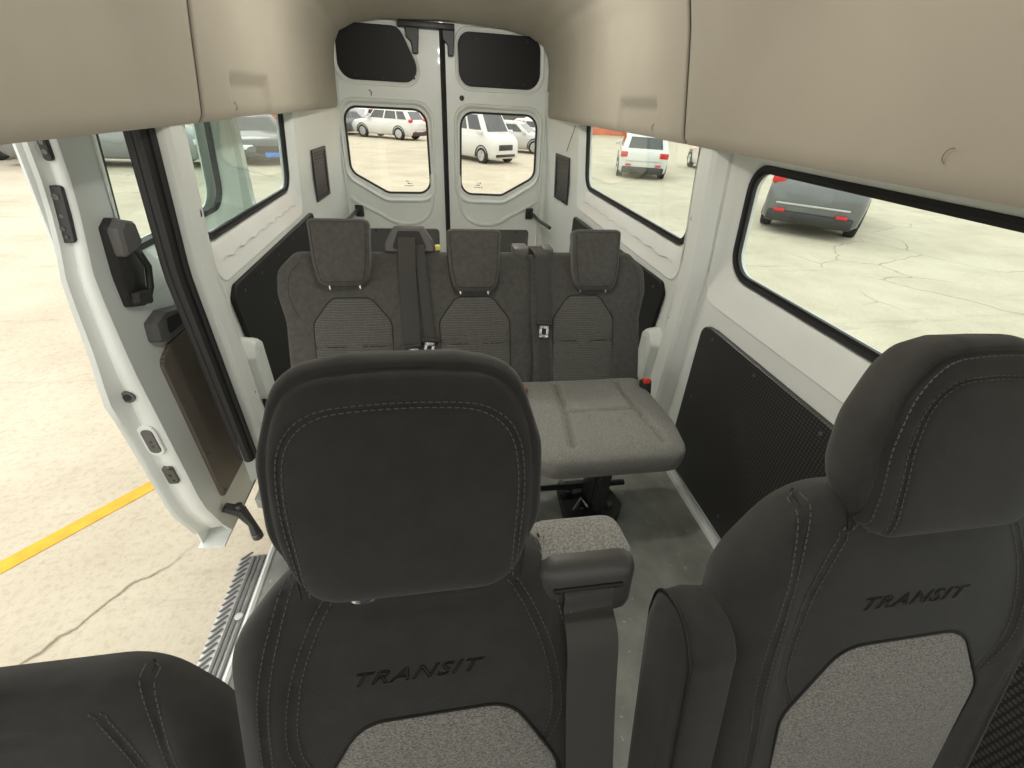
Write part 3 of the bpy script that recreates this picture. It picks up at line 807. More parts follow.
# ------------------------------------------------------------------ seats
class Pad:
    """cushion surface: outline polygon in (u,w), front bulge and back bulge"""
    def __init__(s, outline, front, back, O, U, W, p=2.6, nr=26, na=120, grooves=(), bulges=(), c=None, flat=0.):
        s.out = resample(outline, na); s.fr = front; s.bk = back; s.p = p; s.nr = nr; s.na = na
        s.O = Vector(O); s.U = Vector(U).normalized(); s.W = Vector(W).normalized(); s.N = s.U.cross(s.W).normalized()
        s.c = Vector(c) if c else Vector((sum(q[0] for q in s.out)/na, sum(q[1] for q in s.out)/na))
        s.gr = grooves; s.bu = bulges
        s.ang = []
        for q in s.out:
            d = Vector(q)-s.c; s.ang.append((math.atan2(d.y, d.x), d.length))
        s.ang.sort()
    def Rad(s, th):
        A = s.ang; n = len(A)
        import bisect
        i = bisect.bisect([a for a, _ in A], th) if False else None
        lo, hi = 0, n
        while lo < hi:
            m = (lo+hi)//2
            if A[m][0] < th: lo = m+1
            else: hi = m
        a1 = A[lo % n]; a0 = A[lo-1]
        t1 = a1[0]+(2*pi if lo == n else 0); t0 = a0[0]-(2*pi if lo == 0 else 0)
        if lo == 0: t1 = a1[0]
        f = (th-t0)/max(1e-9, t1-t0)
        return a0[1]*(1-f)+a1[1]*f
    def h(s, u, w, side=1):
        d = Vector((u, w))-s.c; r = d.length
        rho = min(1, r/max(1e-6, s.Rad(math.atan2(d.y, d.x)))) if r > 1e-6 else 0
        T = s.fr if side > 0 else s.bk
        z = T*(1-rho**s.p)**(1/s.p) if rho < 1 else 0
        if side > 0:
            for g in s.gr:
                path, depth, width = g
                dm = 1e9
                for a, b in zip(path, path[1:]):
                    ax, ay = a; bx_, by = b; L2 = (bx_-ax)**2+(by-ay)**2
                    t = max(0, min(1, ((u-ax)*(bx_-ax)+(w-ay)*(by-ay))/max(1e-12, L2)))
                    dx = u-ax-t*(bx_-ax); dy = w-ay-t*(by-ay); q = dx*dx+dy*dy
                    if q < dm: dm = q
                z -= depth*math.exp(-dm/(width*width))
            for b in s.bu: z += b(u, w)
        return z
    def P(s, u, w, extra=0.): return s.O+s.U*u+s.W*w+s.N*(s.h(u, w)+extra)
    def build(s, name, m, parent):
        V = []; F = []; na = s.na
        rhos = [1-(1-i/s.nr)**1.6 for i in range(1, s.nr+1)]      # dense near the edge
        def pt(q, rho, side):
            u = s.c.x+(q[0]-s.c.x)*rho; w = s.c.y+(q[1]-s.c.y)*rho
            hh = s.h(u, w, side); return s.O+s.U*u+s.W*w+s.N*(hh if side > 0 else -hh)
        V.append(s.O+s.U*s.c.x+s.W*s.c.y+s.N*s.h(s.c.x, s.c.y))
        for rho in rhos:
            for q in s.out: V.append(pt(q, rho, 1))
        for k in range(na): F.append([0, 1+k, 1+(k+1) % na])
        for i in range(s.nr-1):
            for k in range(na): F.append([1+i*na+k, 1+(i+1)*na+k, 1+(i+1)*na+(k+1) % na, 1+i*na+(k+1) % na])
        base = 1+(s.nr-1)*na; off = len(V)
        rb = [1-(1-i/10)**1.8 for i in range(0, 10)][::-1]
        prev = base
        for rho in rb[:-1]:
            st = len(V)
            for q in s.out: V.append(pt(q, rho, -1))
            for k in range(na): F.append([prev+k, st+k, st+(k+1) % na, prev+(k+1) % na])
            prev = st
        V.append(s.O+s.U*s.c.x+s.W*s.c.y-s.N*s.h(s.c.x, s.c.y, -1)); e = len(V)-1
        for k in range(na): F.append([prev+k, e, prev+(k+1) % na])
        mb = MB(); mb.add(V, F); return mb.build(name, m, parent, angle=80)
    def line(s, mb, path, r=.0016, dens=10, off=0.):
        pts = [s.P(q[0], q[1], off) for q in [tuple(x)[:2] for x in path]]
        mb.tube(pts, r, 5)
    def stitches(s, mb, path, step=.0065, ln=.0042, r=.0007, off=.0004):
        P = resample([tuple(x)[:2] for x in path], max(2, int(plen(path)/step)), closed=False)
        for a, b in zip(P, P[1:]):
            d = Vector(b)-Vector(a)
            if d.length < 1e-6: continue
            c = (Vector(a)+Vector(b))/2; d = d.normalized()*ln/2
            mb.tube([s.P(*(c-d), off), s.P(*c, off+.0006), s.P(*(c+d), off)], r, 4)
    def patch(s, name, poly, m, parent, raise_=.006, rings=10, stripes=()):
        """padded insert following the surface"""
        poly = resample(poly, 90); c = Vector((sum(q[0] for q in poly)/90, sum(q[1] for q in poly)/90))
        V = []; F = []
        rh = [1-(1-i/rings)**1.7 for i in range(1, rings+1)]
        V.append(s.P(c.x, c.y, raise_))
        for rho in rh:
            ex = raise_*(1-rho**8)-.0015*(rho > .999)
            for q in poly:
                u = c.x+(q[0]-c.x)*rho; w = c.y+(q[1]-c.y)*rho
                e2 = 0
                for (a, wd, dp) in stripes: e2 -= dp*math.exp(-((w-a)/wd)**2)
                V.append(s.P(u, w, ex+e2))
        n = 90
        for k in range(n): F.append([0, 1+k, 1+(k+1) % n])
        for i in range(rings-1):
            for k in range(n): F.append([1+i*n+k, 1+(i+1)*n+k, 1+(i+1)*n+(k+1) % n, 1+i*n+(k+1) % n])
        mb = MB(); mb.add(V, F); return mb.build(name, m, parent, angle=80)
def plen(p):
    p = [Vector(tuple(q)[:2]) for q in p]; return sum((b-a).length for a, b in zip(p, p[1:]))
def sp2(pts, n=8, closed=False): return [(v.x, v.y) for v in smooth_path([(p[0], p[1], 0) for p in pts], n, closed)]

def text_on(pad, txt, uc, wc, width, height, name, m, parent):
    cu = bpy.data.curves.new('t', 'FONT'); cu.body = txt; cu.size = 1; cu.fill_mode = 'NONE'; cu.bevel_depth = .022; cu.bevel_resolution = 1; cu.resolution_u = 3
    cu.shear = .45; cu.space_character = 1.15
    ob = bpy.data.objects.new('t', cu); COL.objects.link(ob)
    bpy.context.view_layer.update()
    me = bpy.data.meshes.new_from_object(ob.evaluated_get(bpy.context.evaluated_depsgraph_get()))
    xs = [v.co.x for v in me.vertices]; ys = [v.co.y for v in me.vertices]
    x0, x1, y0, y1 = min(xs), max(xs), min(ys), max(ys)
    mb = MB()
    V = []
    for v in me.vertices:
        u = uc+((v.co.x-x0)/(x1-x0)-.5)*width; w = wc+((v.co.y-y0)/(y1-y0)-.5)*height
        V.append(pad.P(u, w, v.co.z*.055))
    mb.add(V, [list(p.vertices) for p in me.polygons])
    bpy.data.objects.remove(ob); bpy.data.meshes.remove(me); bpy.data.curves.remove(cu)
    return mb.build(name, m, parent)

TXT = mat('raised_lettering', (.018, .017, .016), .3, spec=.7)

def front_seat(base, L, label, name='front_seat', hw=.222, head=True, headL=22, hoff=(0, 0, 0), head_dx=0., text=True, HH=.243, taper=0., text_dx=0., piped=False, insert_dx=0., seamside=None):
    """base = point on backrest front plane at lettering height (x,y,z)"""
    bxx, by, bz = base
    root = thing(name, label, 'car seat', (bxx, by+.02, 0))
    rel = Vector((0, -.02, bz))
    W = Vector((0, sin(R(L)), cos(R(L)))); U = Vector((1, 0, 0))
    # pad normal N = U x W points to -y
    out = rpoly([(-hw*.98, -.52), (hw*.98, -.52), (hw*1.03, -.12), (hw*1.0, .04), (hw*.66, .128), (-hw*.66, .128), (-hw*1.0, .04), (-hw*1.03, -.12)], [.04, .04, .1, .10, .10, .10, .10, .10], 6)
    Wn = U.cross(W)
    O = rel-Wn*.045
    sL = sp2([(-hw*.64, .124), (-hw*.70, .09), (-hw*.80, .0), (-hw*.83, -.10), (-hw*.80, -.2), (-hw*.78, -.45)]); sR = [(-a, b) for a, b in sL]
    sL2 = sp2([(-hw*.46, .098), (-hw*.55, .065), (-hw*.66, -.0), (-hw*.70, -.08), (-hw*.60, -.14)]); sR2 = [(-a, b) for a, b in sL2]
    topl = sp2([(-hw*.60, .095), (-hw*.3, .083), (0, .08), (hw*.3, .083), (hw*.60, .095)])
    bol = lambda u, w: .014*math.exp(-((abs(u)-hw*.84)/.03)**2)*(1 if w < .05 else max(0, 1-(w-.05)/.08))
    pad = Pad(out, .05, .055, O, U, W, p=3.4, nr=34, na=160, grooves=((sL, .0045, .0035), (sR, .0045, .0035), (topl, .003, .003), (sL2, .003, .003), (sR2, .003, .003)), bulges=(bol,), c=(0, -.17))
    back = pad.build('backrest', FAB, root)
    ins = rpoly([(-.125+insert_dx, -.48), (.125+insert_dx, -.48), (.145+insert_dx, -.16), (.085+insert_dx, -.058), (-.085+insert_dx, -.058), (-.145+insert_dx, -.16)], [.03, .03, .05, .05, .05, .05], 6)
    pad.patch('seat_insert', ins, INS, back, .005)
    mb = MB(); pad.line(mb, ins+[ins[0]], .0022)
    pad.line(mb, sL, .0013, off=-.001); pad.line(mb, sR, .0013, off=-.001); pad.line(mb, topl, .0012, off=-.001)
    mb.build('seam', SEAM, back)
    for q in (sL, sR, sL2, sR2):
        for sg in (.0055, -.0055):
            mb = MB(); pad.stitches(mb, [(a+sg, b) for a, b in q]); mb.build('stitching', THREAD, back)
    if text: text_on(pad, 'TRANSIT', text_dx, .0, .142, .017, 'lettering', TXT, back)
    if head:
        hb = rel+Vector((head_dx, .012, .122))+Vector(hoff)     # bottom of headrest face
        W2 = Vector((0, sin(R(headL)), cos(R(headL)))); N2 = U.cross(W2)
        q_ = HH/.243
        ho = rpoly([(-.098, -.004), (.098, -.004), (.131, .075*q_), (.133, .15*q_), (.108, .232*q_), (.05, .243*q_), (-.05, .243*q_), (-.108, .232*q_), (-.133, .15*q_), (-.131, .075*q_)], [.045, .045, .07, .07, .05, .06, .06, .05, .07, .07], 6)
        s1 = sp2([(-.108, .0), (-.113, .05), (-.118, .12), (-.110, .18), (-.085, .215), (-.04, .224), (.04, .224), (.085, .215), (.110, .18), (.118, .12), (.113, .05), (.108, .0)])
        s2 = sp2([(-.086, .0), (-.090, .06), (-.094, .12), (-.088, .165), (-.066, .190), (-.03, .197), (.03, .197), (.066, .190), (.088, .165), (.094, .12), (.090, .06), (.086, .0)])
        if piped:
            s1 = [(a*1.04, .115+(b-.115)*1.045) for a, b in s1]; s2 = [(a*1.17, .1+(b-.1)*1.01) for a, b in s2]
        tp_ = lambda p: (p[0]*(1-taper*max(0, p[1]/HH)**2), p[1])
        ho = [tp_(p) for p in ho]
        s1 = [(a, b*q_) for a, b in s1]; s2 = [(a, b*q_) for a, b in s2]; s1 = [tp_(p) for p in s1]; s2 = [tp_(p) for p in s2]
        hp = Pad(ho, .030, .060, hb-N2*.020, U, W2, p=3.2, nr=34, na=160, grooves=((s1, .0035, .003), (s2, .0025, .003)), c=(0, .115*q_))
        hd = hp.build('headrest', FAB, root)
        mb = MB(); hp.line(mb, s1, .0013, off=-.0008); hp.line(mb, s2, .001, off=-.0008); mb.build('seam', SEAM, hd)
        for q, o1 in (((s2, .965), (s2, 1.02)) if piped else ((s1, .96), (s2, .965), (s2, 1.03))):
            pts = [(a*o1, .115+(b-.115)*o1) for a, b in q]; mb = MB(); hp.stitches(mb, pts); mb.build('stitching', THREAD, hd)
        for sx in (-1, 1):
            px_ = hb+Vector((sx*.054, .050, -.02))
            mb = MB(); mb.tube([px_-W*.03, px_+W*.09], .0065, 10); mb.build('headrest_post', CHROME, root)
            mb = MB(); mb.cyl(px_-W*.012-Vector((0, .012, .0)), W, .019, .012, 18, bev=.004); mb.build('post_sleeve', CHROME if sx < 0 else BLACKPL, root)
    # cushion
    cb = rel+W*(-.50); Wc = Vector((0, -1, .12)); Uc = Vector((-1, 0, 0))
    co = rpoly([(-hw*.95, -.04), (hw*.95, -.04), (hw*.95, .46), (-hw*.95, .46)], [.03, .03, .08, .08], 6)
    Nz = Uc.cross(Wc.normalized())
    cp = Pad(co, .06, .05, Vector((0, cb.y+.02, cb.z+.02)), Uc, Wc, p=3.2, nr=16, na=90)
    cu = cp.build('seat_cushion', FAB, root)
    zb = cb.z-.06
    mb = MB(); mb.box(-hw*.9, hw*.9, cb.y-.38, cb.y+.03, .02, zb+.01, .02); mb.build('pedestal', BLACKPL, root)
    
    for sx in (-1, 1):
        mb = MB(); mb.box(sx*hw*.675-.02, sx*hw*.675+.02, cb.y-.38, cb.y+.06, 0, .03, .004); mb.build('seat_rail', STEEL, root)
    return root, pad, W, rel

mid, midpad, mW, mrel = front_seat((-.124, .236, .793), 20, 'dark charcoal seat with large headrest and shoulder belt, nearest in the middle', insert_dx=.008, hw=.212, head_dx=-.007, text_dx=-.007, piped=True)
drv, dpad, dW, drel = front_seat((.436, .205, .875), 16, 'charcoal seat at the right with a folded up armrest beside the black wall board', hw=.225, hoff=(0.003, .0, -.026), HH=.208, taper=.38)
outr, opad, oW, orel = front_seat((-.612, .225, .638), 20, 'dark seat with only its rounded shoulder in view, by the door step', hw=.238, headL=24, head_dx=-.12, text=True)

# belt tower and belt on the middle seat (children of that seat)
def L2(root, p): return Vector(p)-root.location
mb = MB()
T = Matrix.Translation(L2(mid, (.064, .318, .852))) @ Matrix.Rotation(R(-8), 4, 'X')
mb.box(-.060, .060, -.055, .035, -.05, .038, .022, T=T, seg=4)
bt = mb.build('belt_housing', HOUSING, mid)
mb = MB(); mb.box(-.0615, .0615, -.043, .037, -.005, .040, .022, T=T, seg=4); mb.build('housing_cover', CUSH, bt)
mb = MB(); mb.box(-.044, .040, -.058, -.050, .004, .012, .003, T=T); mb.build('belt_slot', RUBBER, bt)
# belt in front
mb = MB()
bp = [T @ Vector((-.002, -.046, .010)), T @ Vector((-.002, -.060, .004)), T @ Vector((-.002, -.062, -.02))]+[midpad.O+Vector((1, 0, 0))*u_+midpad.W*w_+midpad.N*n_ for u_, w_, n_ in ((.183, .03, .072), (.183, -.05, .074), (.185, -.15, .074), (.189, -.27, .072), (.193, -.40, .06))]
mb.ribbon(smooth_path(bp, 5), (1, .05, 0), .060, .0014); mb.build('belt_webbing', WEB, mid)

# armrest folded up beside the driver seat
def armrest():
    root = drv
    O = L2(drv, (.176, .215, .69)); Wd = Vector((0, sin(R(14)), cos(R(14))))
    out = rpoly([(-.05, -.20), (.05, -.20), (.050, .15), (.035, .190), (-.035, .190), (-.05, .15)], [.02, .02, .03, .035, .035, .03], 6)
    p = Pad(out, .030, .030, O, (0, -1, 0.25), Wd, p=4.5, nr=18, na=90, c=(0, 0))
    # N = U x W
    a = p  # slab thin across x
    V = MB()
    return None
O = L2(drv, (.186, .195, .678)); aW = Vector((0, sin(R(15)), cos(R(15))))
T = Matrix.Translation(O) @ Matrix.Rotation(R(-15), 4, 'X')
mb = MB(); 
prof = rpoly([(-.048, -.24), (.042, -.24), (.044, .13), (.032, .183), (-.026, .187), (-.048, .14)], [.02, .02, .05, .04, .04, .04], 6)
V = []; F = []
secs = [(-.038, -.020), (-.034, -.008), (-.025, 0), (0, .003), (.024, 0), (.034, -.008), (.038, -.020)]
n = len(prof)
for xx, off in secs:
    pp = offset_poly(prof, off)
    for q in pp: V.append(T @ Vector((xx, q[0], q[1])))
for i in range(len(secs)-1):
    for k in range(n): F.append([i*n+k, i*n+(k+1) % n, (i+1)*n+(k+1) % n, (i+1)*n+k])
F.append(list(range(n))[::-1]); F.append([(len(secs)-1)*n+k for k in range(n)])
mb.add(V, F); arm = mb.build('armrest', FAB, drv, angle=60)
mb = MB(); mb.tube([T @ Vector((-.0275, q[0], q[1])) for q in offset_poly(prof, .0005)], .0018, 6, closed=True); mb.build('seam', SEAM, arm)

# ------------------------------------------------------------------ rear bench
def bench_back(root, ol, cx_list, inserts, base, L, heads, name):
    W = Vector((0, sin(R(L)), cos(R(L)))); U = Vector((1, 0, 0)); N = U.cross(W)
    return W, U, N
def bench():
    LB = 25; W = Vector((0, sin(R(LB)), cos(R(LB)))); U = Vector((1, 0, 0)); N = U.cross(W)
    def unit(name, label, x0, x1, seats, left_round, right_round):
        root = thing(name, label, 'bench seat', ((x0+x1)/2, 1.45, 0)); ox = (x0+x1)/2
        O = Vector((0, 1.33-1.45, .42))-N*.04
        hw = (x1-x0)/2
        l1 = .05 if not left_round else .10; r1 = .05 if not right_round else .10
        lsh = -hw+(.07 if left_round else .004); rsh = hw-(.07 if right_round else .004)
        out = rpoly([(-hw+(.02 if left_round else .012), -.10), (hw-(.02 if right_round else .01), -.10), (hw-(.02 if right_round else .01), .17), (hw-(.02 if right_round else 0), .27), (hw, .36), (hw-.005, .44), (rsh, .505), (lsh, .505), (-hw+.005, .44), (-hw, .36), (-hw+(.02 if left_round else 0), .27), (-hw+(.02 if left_round else .012), .17)], [.02, .02, .01, .02, .03, .05, .04, .04, .05, .03, .02, .01], 5)
        gr = []
        for (c, w_) in seats:
            cc = c-ox
        # shoulder seams
        if left_round: gr.append((sp2([(-hw, .26), (-hw+.05, .24), (-hw+.11, .22)]), .004, .004))
        if right_round: gr.append((sp2([(hw, .26), (hw-.04, .24), (hw-.08, .22)]), .004, .004))
        if len(seats) == 2:
            gr.append(([(-.005+.0, -.1), (.0, .5)], .003, .003))
        pad = Pad(out, .045, .05, O, U, W, p=4.5, nr=26, na=150, grooves=gr, c=(0, .2))
        back = pad.build('backrest', FABG, root)
        mbs = MB()
        for q in gr: pad.line(mbs, q[0], .0015, off=-.0008)
        if left_round: 
            pad.line(mbs, sp2([(-hw+.09, .47), (-hw+.05, .42), (-hw+.045, .35), (-hw+.07, .28)]), .001, off=0)
        if right_round:
            pad.line(mbs, sp2([(hw-.06, .46), (hw-.035, .40), (hw-.035, .33), (hw-.05, .27)]), .001, off=0)
        for (c, wb, wt) in inserts_of(seats):
            cc = c-ox
            ins = rpoly([(cc-wb, -.06), (cc+wb, -.06), (cc+wb, .26), (cc+wt, .345), (cc-wt, .345), (cc-wb, .26)], [.01, .01, .05, .045, .045, .05], 5)
            pad.patch('seat_insert', ins, INSB, back, .007, stripes=((.175, .006, .006),))
            pad.line(mbs, ins+[ins[0]], .0022)
            pad.line(mbs, [(cc-wb*.7, .175), (cc+wb*.8, .175)], .0018, off=.0045)
        mbs.build('seam', SEAM, back)
        return root, pad, back, ox, O
    def inserts_of(seats): return [(c, .128, .06) if w_ == 0 else (c, w_, w_*.5) for c, w_ in seats]
    # double unit (left + middle), single unit (right)
    LBL = 'joined pair of grey rear seats on the left with two headrests'
    r1, p1, b1, ox1, O1 = unit('bench_seat', LBL, -.650, .250, [(-.402, .132), (.024, .128)], True, False)
    r2, p2, b2, ox2, O2 = unit('bench_seat', 'single grey seat at the right of the rear bench with light flecked cushion',   .226, .690, [(.433, .118)], False, True)
    def headrest(root, ox, cx_, w_, wlo, whi, lean=22, fwd=.035):
        W2 = Vector((0, sin(R(lean)), cos(R(lean))))
        O = Vector((cx_-ox, 1.33-1.45, .42))+W*wlo+N*fwd
        h = whi-wlo; a = w_/2
        out = rpoly([(-a*.78, 0), (a*.78, 0), (a*.93, h*.35), (a, h*.97), (a*.8, h), (-a*.8, h), (-a, h*.97), (-a*.93, h*.35)], [.03, .03, .04, .04, .035, .035, .04, .04], 6)
        p = Pad(out, .030, .055, O-N*.01, U, W2, p=3.6, nr=20, na=110)
        hd = p.build('headrest', FABG, root)
        mb = MB(); e = offset_poly(resample(out, 60), -.012); p.line(mb, e+[e[0]], .0012); mb.build('seam', SEAM, hd)
        for sx in (-1, 1):
            b = O+Vector((sx*.05, .03, .02)); mb = MB(); mb.tube([b+W2*.02, b-W2*.10-Vector((0, -.03, 0))], .006, 8); mb.build('headrest_post', CHROME, root)
        return hd
    headrest(r1, ox1, -.418, .198, .385, .600)
    headrest(r1, ox1, .026, .190, .362, .572)
    headrest(r2, ox2, .469, .184, .362, .575)
    def cushion(root, x0, x1, ins):
        ox = root.location.x; oy = 1.45
        Uc = Vector((-1, 0, 0)); Wc = Vector((0, -1, .035)); hw = (x1-x0)/2
        out = rpoly([(-hw, -.05), (hw, -.05), (hw+.01, .25), (hw-.02, .42), (-hw+.02, .42), (-hw-.01, .25)], [.03, .03, .06, .07, .07, .06], 6)
        gr = []
        for c in ins:
            cc = -(c-(x0+x1)/2)
            for sx in (-1, 1): gr.append((sp2([(cc+sx*.118, .0), (cc+sx*.125, .16), (cc+sx*.150, .36)]), .016, .009))
            gr.append(([(cc-.125, .19), (cc+.125, .19)], .010, .008))
            gr.append((sp2([(cc-.05, .24), (cc-.045, .33), (cc-.055, .37)]), .004, .006)); gr.append((sp2([(cc+.06, .24), (cc+.05, .33), (cc+.055, .37)]), .004, .006))
        p = Pad(out, .055, .060, Vector(((x0+x1)/2-ox, 1.30-oy, .405)), Uc, Wc, p=4.2, nr=34, na=150, grooves=gr)
        cu = p.build('seat_cushion', CUSH, root)
        mb = MB()
        for q in gr[:2]: p.line(mb, q[0], .0022, off=-.001)
        for q in gr[2:3]: p.line(mb, q[0], .0014, off=-.001)
        mb.build('seam', SEAM, cu)
        return cu
    cushion(r1, -.605, .135, [-.40, .02])
    cushion(r2, .155, .665, [.43])
    # under frame + legs
    for root, xs, xr in ((r2, (.46,), (.20, .66)), (r1, (-.42, -.02), (-.62, .12))):
        ox = root.location.x; oy = 1.45
        mb = MB(); mb.box(xr[0]+.03-ox, xr[1]-.03-ox, .95-oy, 1.33-oy, .33, .36, .008); mb.build('seat_frame', BLACKPL, root)
        mb = MB(); mb.tube([(xr[0]-ox+.02, 1.16-oy, .05), (xr[1]-.05-ox, 1.16-oy, .05)], .012, 8); mb.build('cross_bar', BLACKPL, root)
        for x in xs:
            mb = MB(); mb.box(x-.028-ox, x+.028-ox, 1.06-oy, 1.16-oy, .02, .35, .008)
            mb.box(x+.0-ox-.02, x+.02-ox, 1.02-oy, 1.07-oy, .05, .30, .006)
            lg = mb.build('leg', BLACKPL, root)
            mb = MB(); mb.prism(rpoly([(x-.13-ox, 1.02-oy), (x+.07-ox, 1.0-oy), (x+.12-ox, 1.08-oy), (x+.08-ox, 1.22-oy), (x-.12-ox, 1.22-oy)], .03), lambda u, v, d: (u, v, d), .022, 0.0, bev=.005); mb.build('foot_plate', BLACKPL, lg)
            mb = MB()
            for (dx, dy) in ((-.08, .06), (-.05, -.03), (.06, -.03), (.07, .06), (-.10, .1)):
                mb = MB(); mb.cyl((x+dx-ox, 1.10+dy-oy, .028), (0, 0, 1), .014, .016, 12, bev=.003); mb.build('bolt', STEEL, lg)
            mb = MB(); mb.tube([(x-.09-ox, 1.05-oy, .035), (x-.05-ox, 1.09-oy, .05), (x-.03-ox, 1.06-oy, .04)], .008, 6)
            mb.build('latch_hook', STEEL, lg)
    # belt outlets on top of backrest and straps (parts of the seats)
    def PB(pad, x, w, e=0.): return pad.P(x, w, e)
    # big outlet on the double seat
    ox = ox1
    c = -.196-ox
    top = O1+W*.505
    mb = MB()
    poly = rpoly([(-.090, -.012), (.090, -.012), (.078, .03), (.048, .075), (-.048, .075), (-.078, .03)], .010, 4)
    mb.prism(poly, lambda u, v, d: Vector((c+u, top.y+.01, top.z+.012))+Vector((0, .2, 1)).normalized()*v+Vector((0, -1, .2))*d, .045, -.03, bev=.006)
    bo = mb.build('belt_outlet', GREYPL, r1)
    mb = MB(); poly2 = rpoly([(-.060, .0), (.060, .0), (.036, .060), (-.036, .060)], .008, 4)
    mb.prism(poly2, lambda u, v, d: Vector((c+u, top.y+.01, top.z+.012))+Vector((0, .2, 1)).normalized()*v+Vector((0, -1, .2))*d, .047, .04); mb.build('outlet_opening', RUBBER, bo)
    mb = MB(); mb.box(c+.088, c+.105, top.y-.02, top.y-.005, top.z+.012, top.z+.03, .002); mb.build('yellow_label', YELL, bo)['label'] = 'small yellow sticker'
    def strap(root, pad, pts, w_, name='belt_webbing'):
        mb = MB(); mb.ribbon(smooth_path(pts, 6), (1, 0, 0), w_, .0016); return mb.build(name, WEB, root)
    def tongue(root, p, tilt=0.):
        T = Matrix.Translation(p) @ Matrix.Rotation(R(-LB), 4, 'X') @ Matrix.Rotation(R(tilt), 4, 'Y')
        mb = MB(); mb.box(-.030, .030, -.006, .006, -.006, .010, .004, T=T); tg = mb.build('belt_tongue', BLACKPL, root)
        mb = MB(); mb.box(-.017, -.008, -.0015, .0015, -.045, -.004, .001, T=T); mb.box(.008, .017, -.0015, .0015, -.045, -.004, .001, T=T)
        mb.box(-.017, .017, -.0015, .0015, -.050, -.038, .001, T=T); mb.box(-.017, .017, -.0015, .0015, -.018, -.004, .001, T=T)
        mb.build('metal_tab', WHITE if False else CHROME, tg)
    q = [Vector((c-.008, top.y-.03, top.z+.06)), PB(p1, c-.010, .46, .028), PB(p1, c-.010, .36, .012), PB(p1, c-.008, .27, .010), PB(p1, c-.006, .175, .012)]
    strap(r1, p1, q, .058); tongue(r1, PB(p1, c-.004, .17, .016), -3)
    q2 = [Vector((c+.035, top.y-.02, top.z+.05)), PB(p1, c+.036, .46, .020), PB(p1, c+.045, .34, .008), PB(p1, c+.055, .20, .010)]
    strap(r1, p1, q2, .034); tongue(r1, PB(p1, c+.056, .19, .014), 8)
    # right seat belt outlet
    ox = ox2; cx_ = .268-ox; top = O2+W*.505
    mb = MB(); mb.box(cx_-.095, cx_-.040, top.y-.035, top.y+.04, top.z-.01, top.z+.026, .008); mb.box(cx_+.015, cx_+.055, top.y-.03, top.y+.04, top.z-.005, top.z+.024, .008)
    mb.box(cx_-.05, cx_+.02, top.y-.0, top.y+.03, top.z-.01, top.z+.018, .006)
    bo = mb.build('belt_outlet', GREYPL, r2)
    q = [Vector((cx_-.012, top.y-.0, top.z+.022)), PB(p2, cx_+.000, .485, .02), PB(p2, cx_+.004, .42, .008), PB(p2, cx_+.006, .32, .006), PB(p2, cx_+.008, .24, .010)]
    # keep strap above pad plane even near its edge
    q = [q[0]]+[O2+U*(cx_+.004+.002*i)+W*w_+N*(.055) for i, w_ in enumerate((.485, .42, .32, .24))]
    strap(r2, p2, q, .050); tongue(r2, q[-1]+N*.004, 3)
    q3 = [O2+U*(cx_+.012)+W*w_+N*n_ for w_, n_ in ((.235, .05), (.12, .045), (.02, .05), (-.03, .04))]
    strap(r2, p2, q3, .036)
    # buckles
    def buckle(root, p, nm='buckle'):
        o = root.location; T = Matrix.Translation(Vector(p)-o) @ Matrix.Rotation(R(-20), 4, 'X')
        mb = MB(); mb.box(-.020, .020, -.014, .014, -.07, .0, .005, T=T); b = mb.build(nm, BLACKPL, root)
        mb = MB(); mb.box(-.015, .015, -.016, .006, -.012, .006, .003, T=T); mb.build('release_button', RED, b)['label'] = 'red release button'
    buckle(r2, (.655, 1.27, .475)); buckle(r1, (.175, 1.25, .475))
bench()

# ------------------------------------------------------------------ ground
GZ = -.70
def gz(y): return GZ-.010*y
mb = MB(); mb.add([(-90, -60, gz(-60)), (90, -60, gz(-60)), (90, 130, gz(130)), (-90, 130, gz(130))], [[0, 1, 2, 3]])
gr = mb.build('ground', GROUND); struct(gr, 'pale cracked concrete yard', 'ground')
mb = MB()
a = Vector((-2.45, 1.45, 0)); b = Vector((-1.846, 2.171, 0)); d = (b-a).normalized(); nrm = Vector((-d.y, d.x, 0))*.045
p0 = a-d*4; p1 = b+d*.12
q = [p0-nrm, p1-nrm, p1+nrm, p0+nrm]
mb.add([(v.x, v.y, gz(v.y)) for v in q]+[(v.x, v.y, gz(v.y)+.004) for v in q], [[3, 2, 1, 0], [4, 5, 6, 7], [0, 1, 5, 4], [1, 2, 6, 5], [2, 3, 7, 6], [3, 0, 4, 7]])
tag(mb.build('painted_line', LINE, smooth=False), 'yellow painted line on the concrete outside the sliding door', 'road marking')

# ------------------------------------------------------------------ cars
PAINTS = {}
def paint(c, metal=.0):
    k = (c, metal)
    if k not in PAINTS: PAINTS[k] = mat('car_paint', c, .28, metal=metal, coat=.6)
    return PAINTS[k]
KINDS = {
 # L, W, H, stations: (x frac, bottom, belt/hood z, roof z or None, half width frac)
 'suv': dict(L=4.6, W=1.86, H=1.68, hood=.98, belt=1.05, x=(.0, .27, .40, .88, 1.0), rear=.2, wheel=.36, wb=(.20, .79)),
 'sedan': dict(L=4.7, W=1.82, H=1.45, hood=.86, belt=.93, x=(.0, .26, .42, .74, 1.0), rear=1.0, wheel=.33, wb=(.19, .79)),
 'hatch': dict(L=4.0, W=1.75, H=1.50, hood=.92, belt=.96, x=(.0, .24, .38, .88, 1.0), rear=.2, wheel=.31, wb=(.19, .81)),
 'van': dict(L=4.1, W=1.65, H=1.90, hood=1.02, belt=1.10, x=(.0, .10, .24, .95, 1.0), rear=.1, wheel=.31, wb=(.15, .80)),
 'pickup': dict(L=4.9, W=1.9, H=1.8, hood=1.1, belt=1.15, x=(.0, .25, .38, .90, 1.0), rear=.2, wheel=.40, wb=(.19, .78)),
}
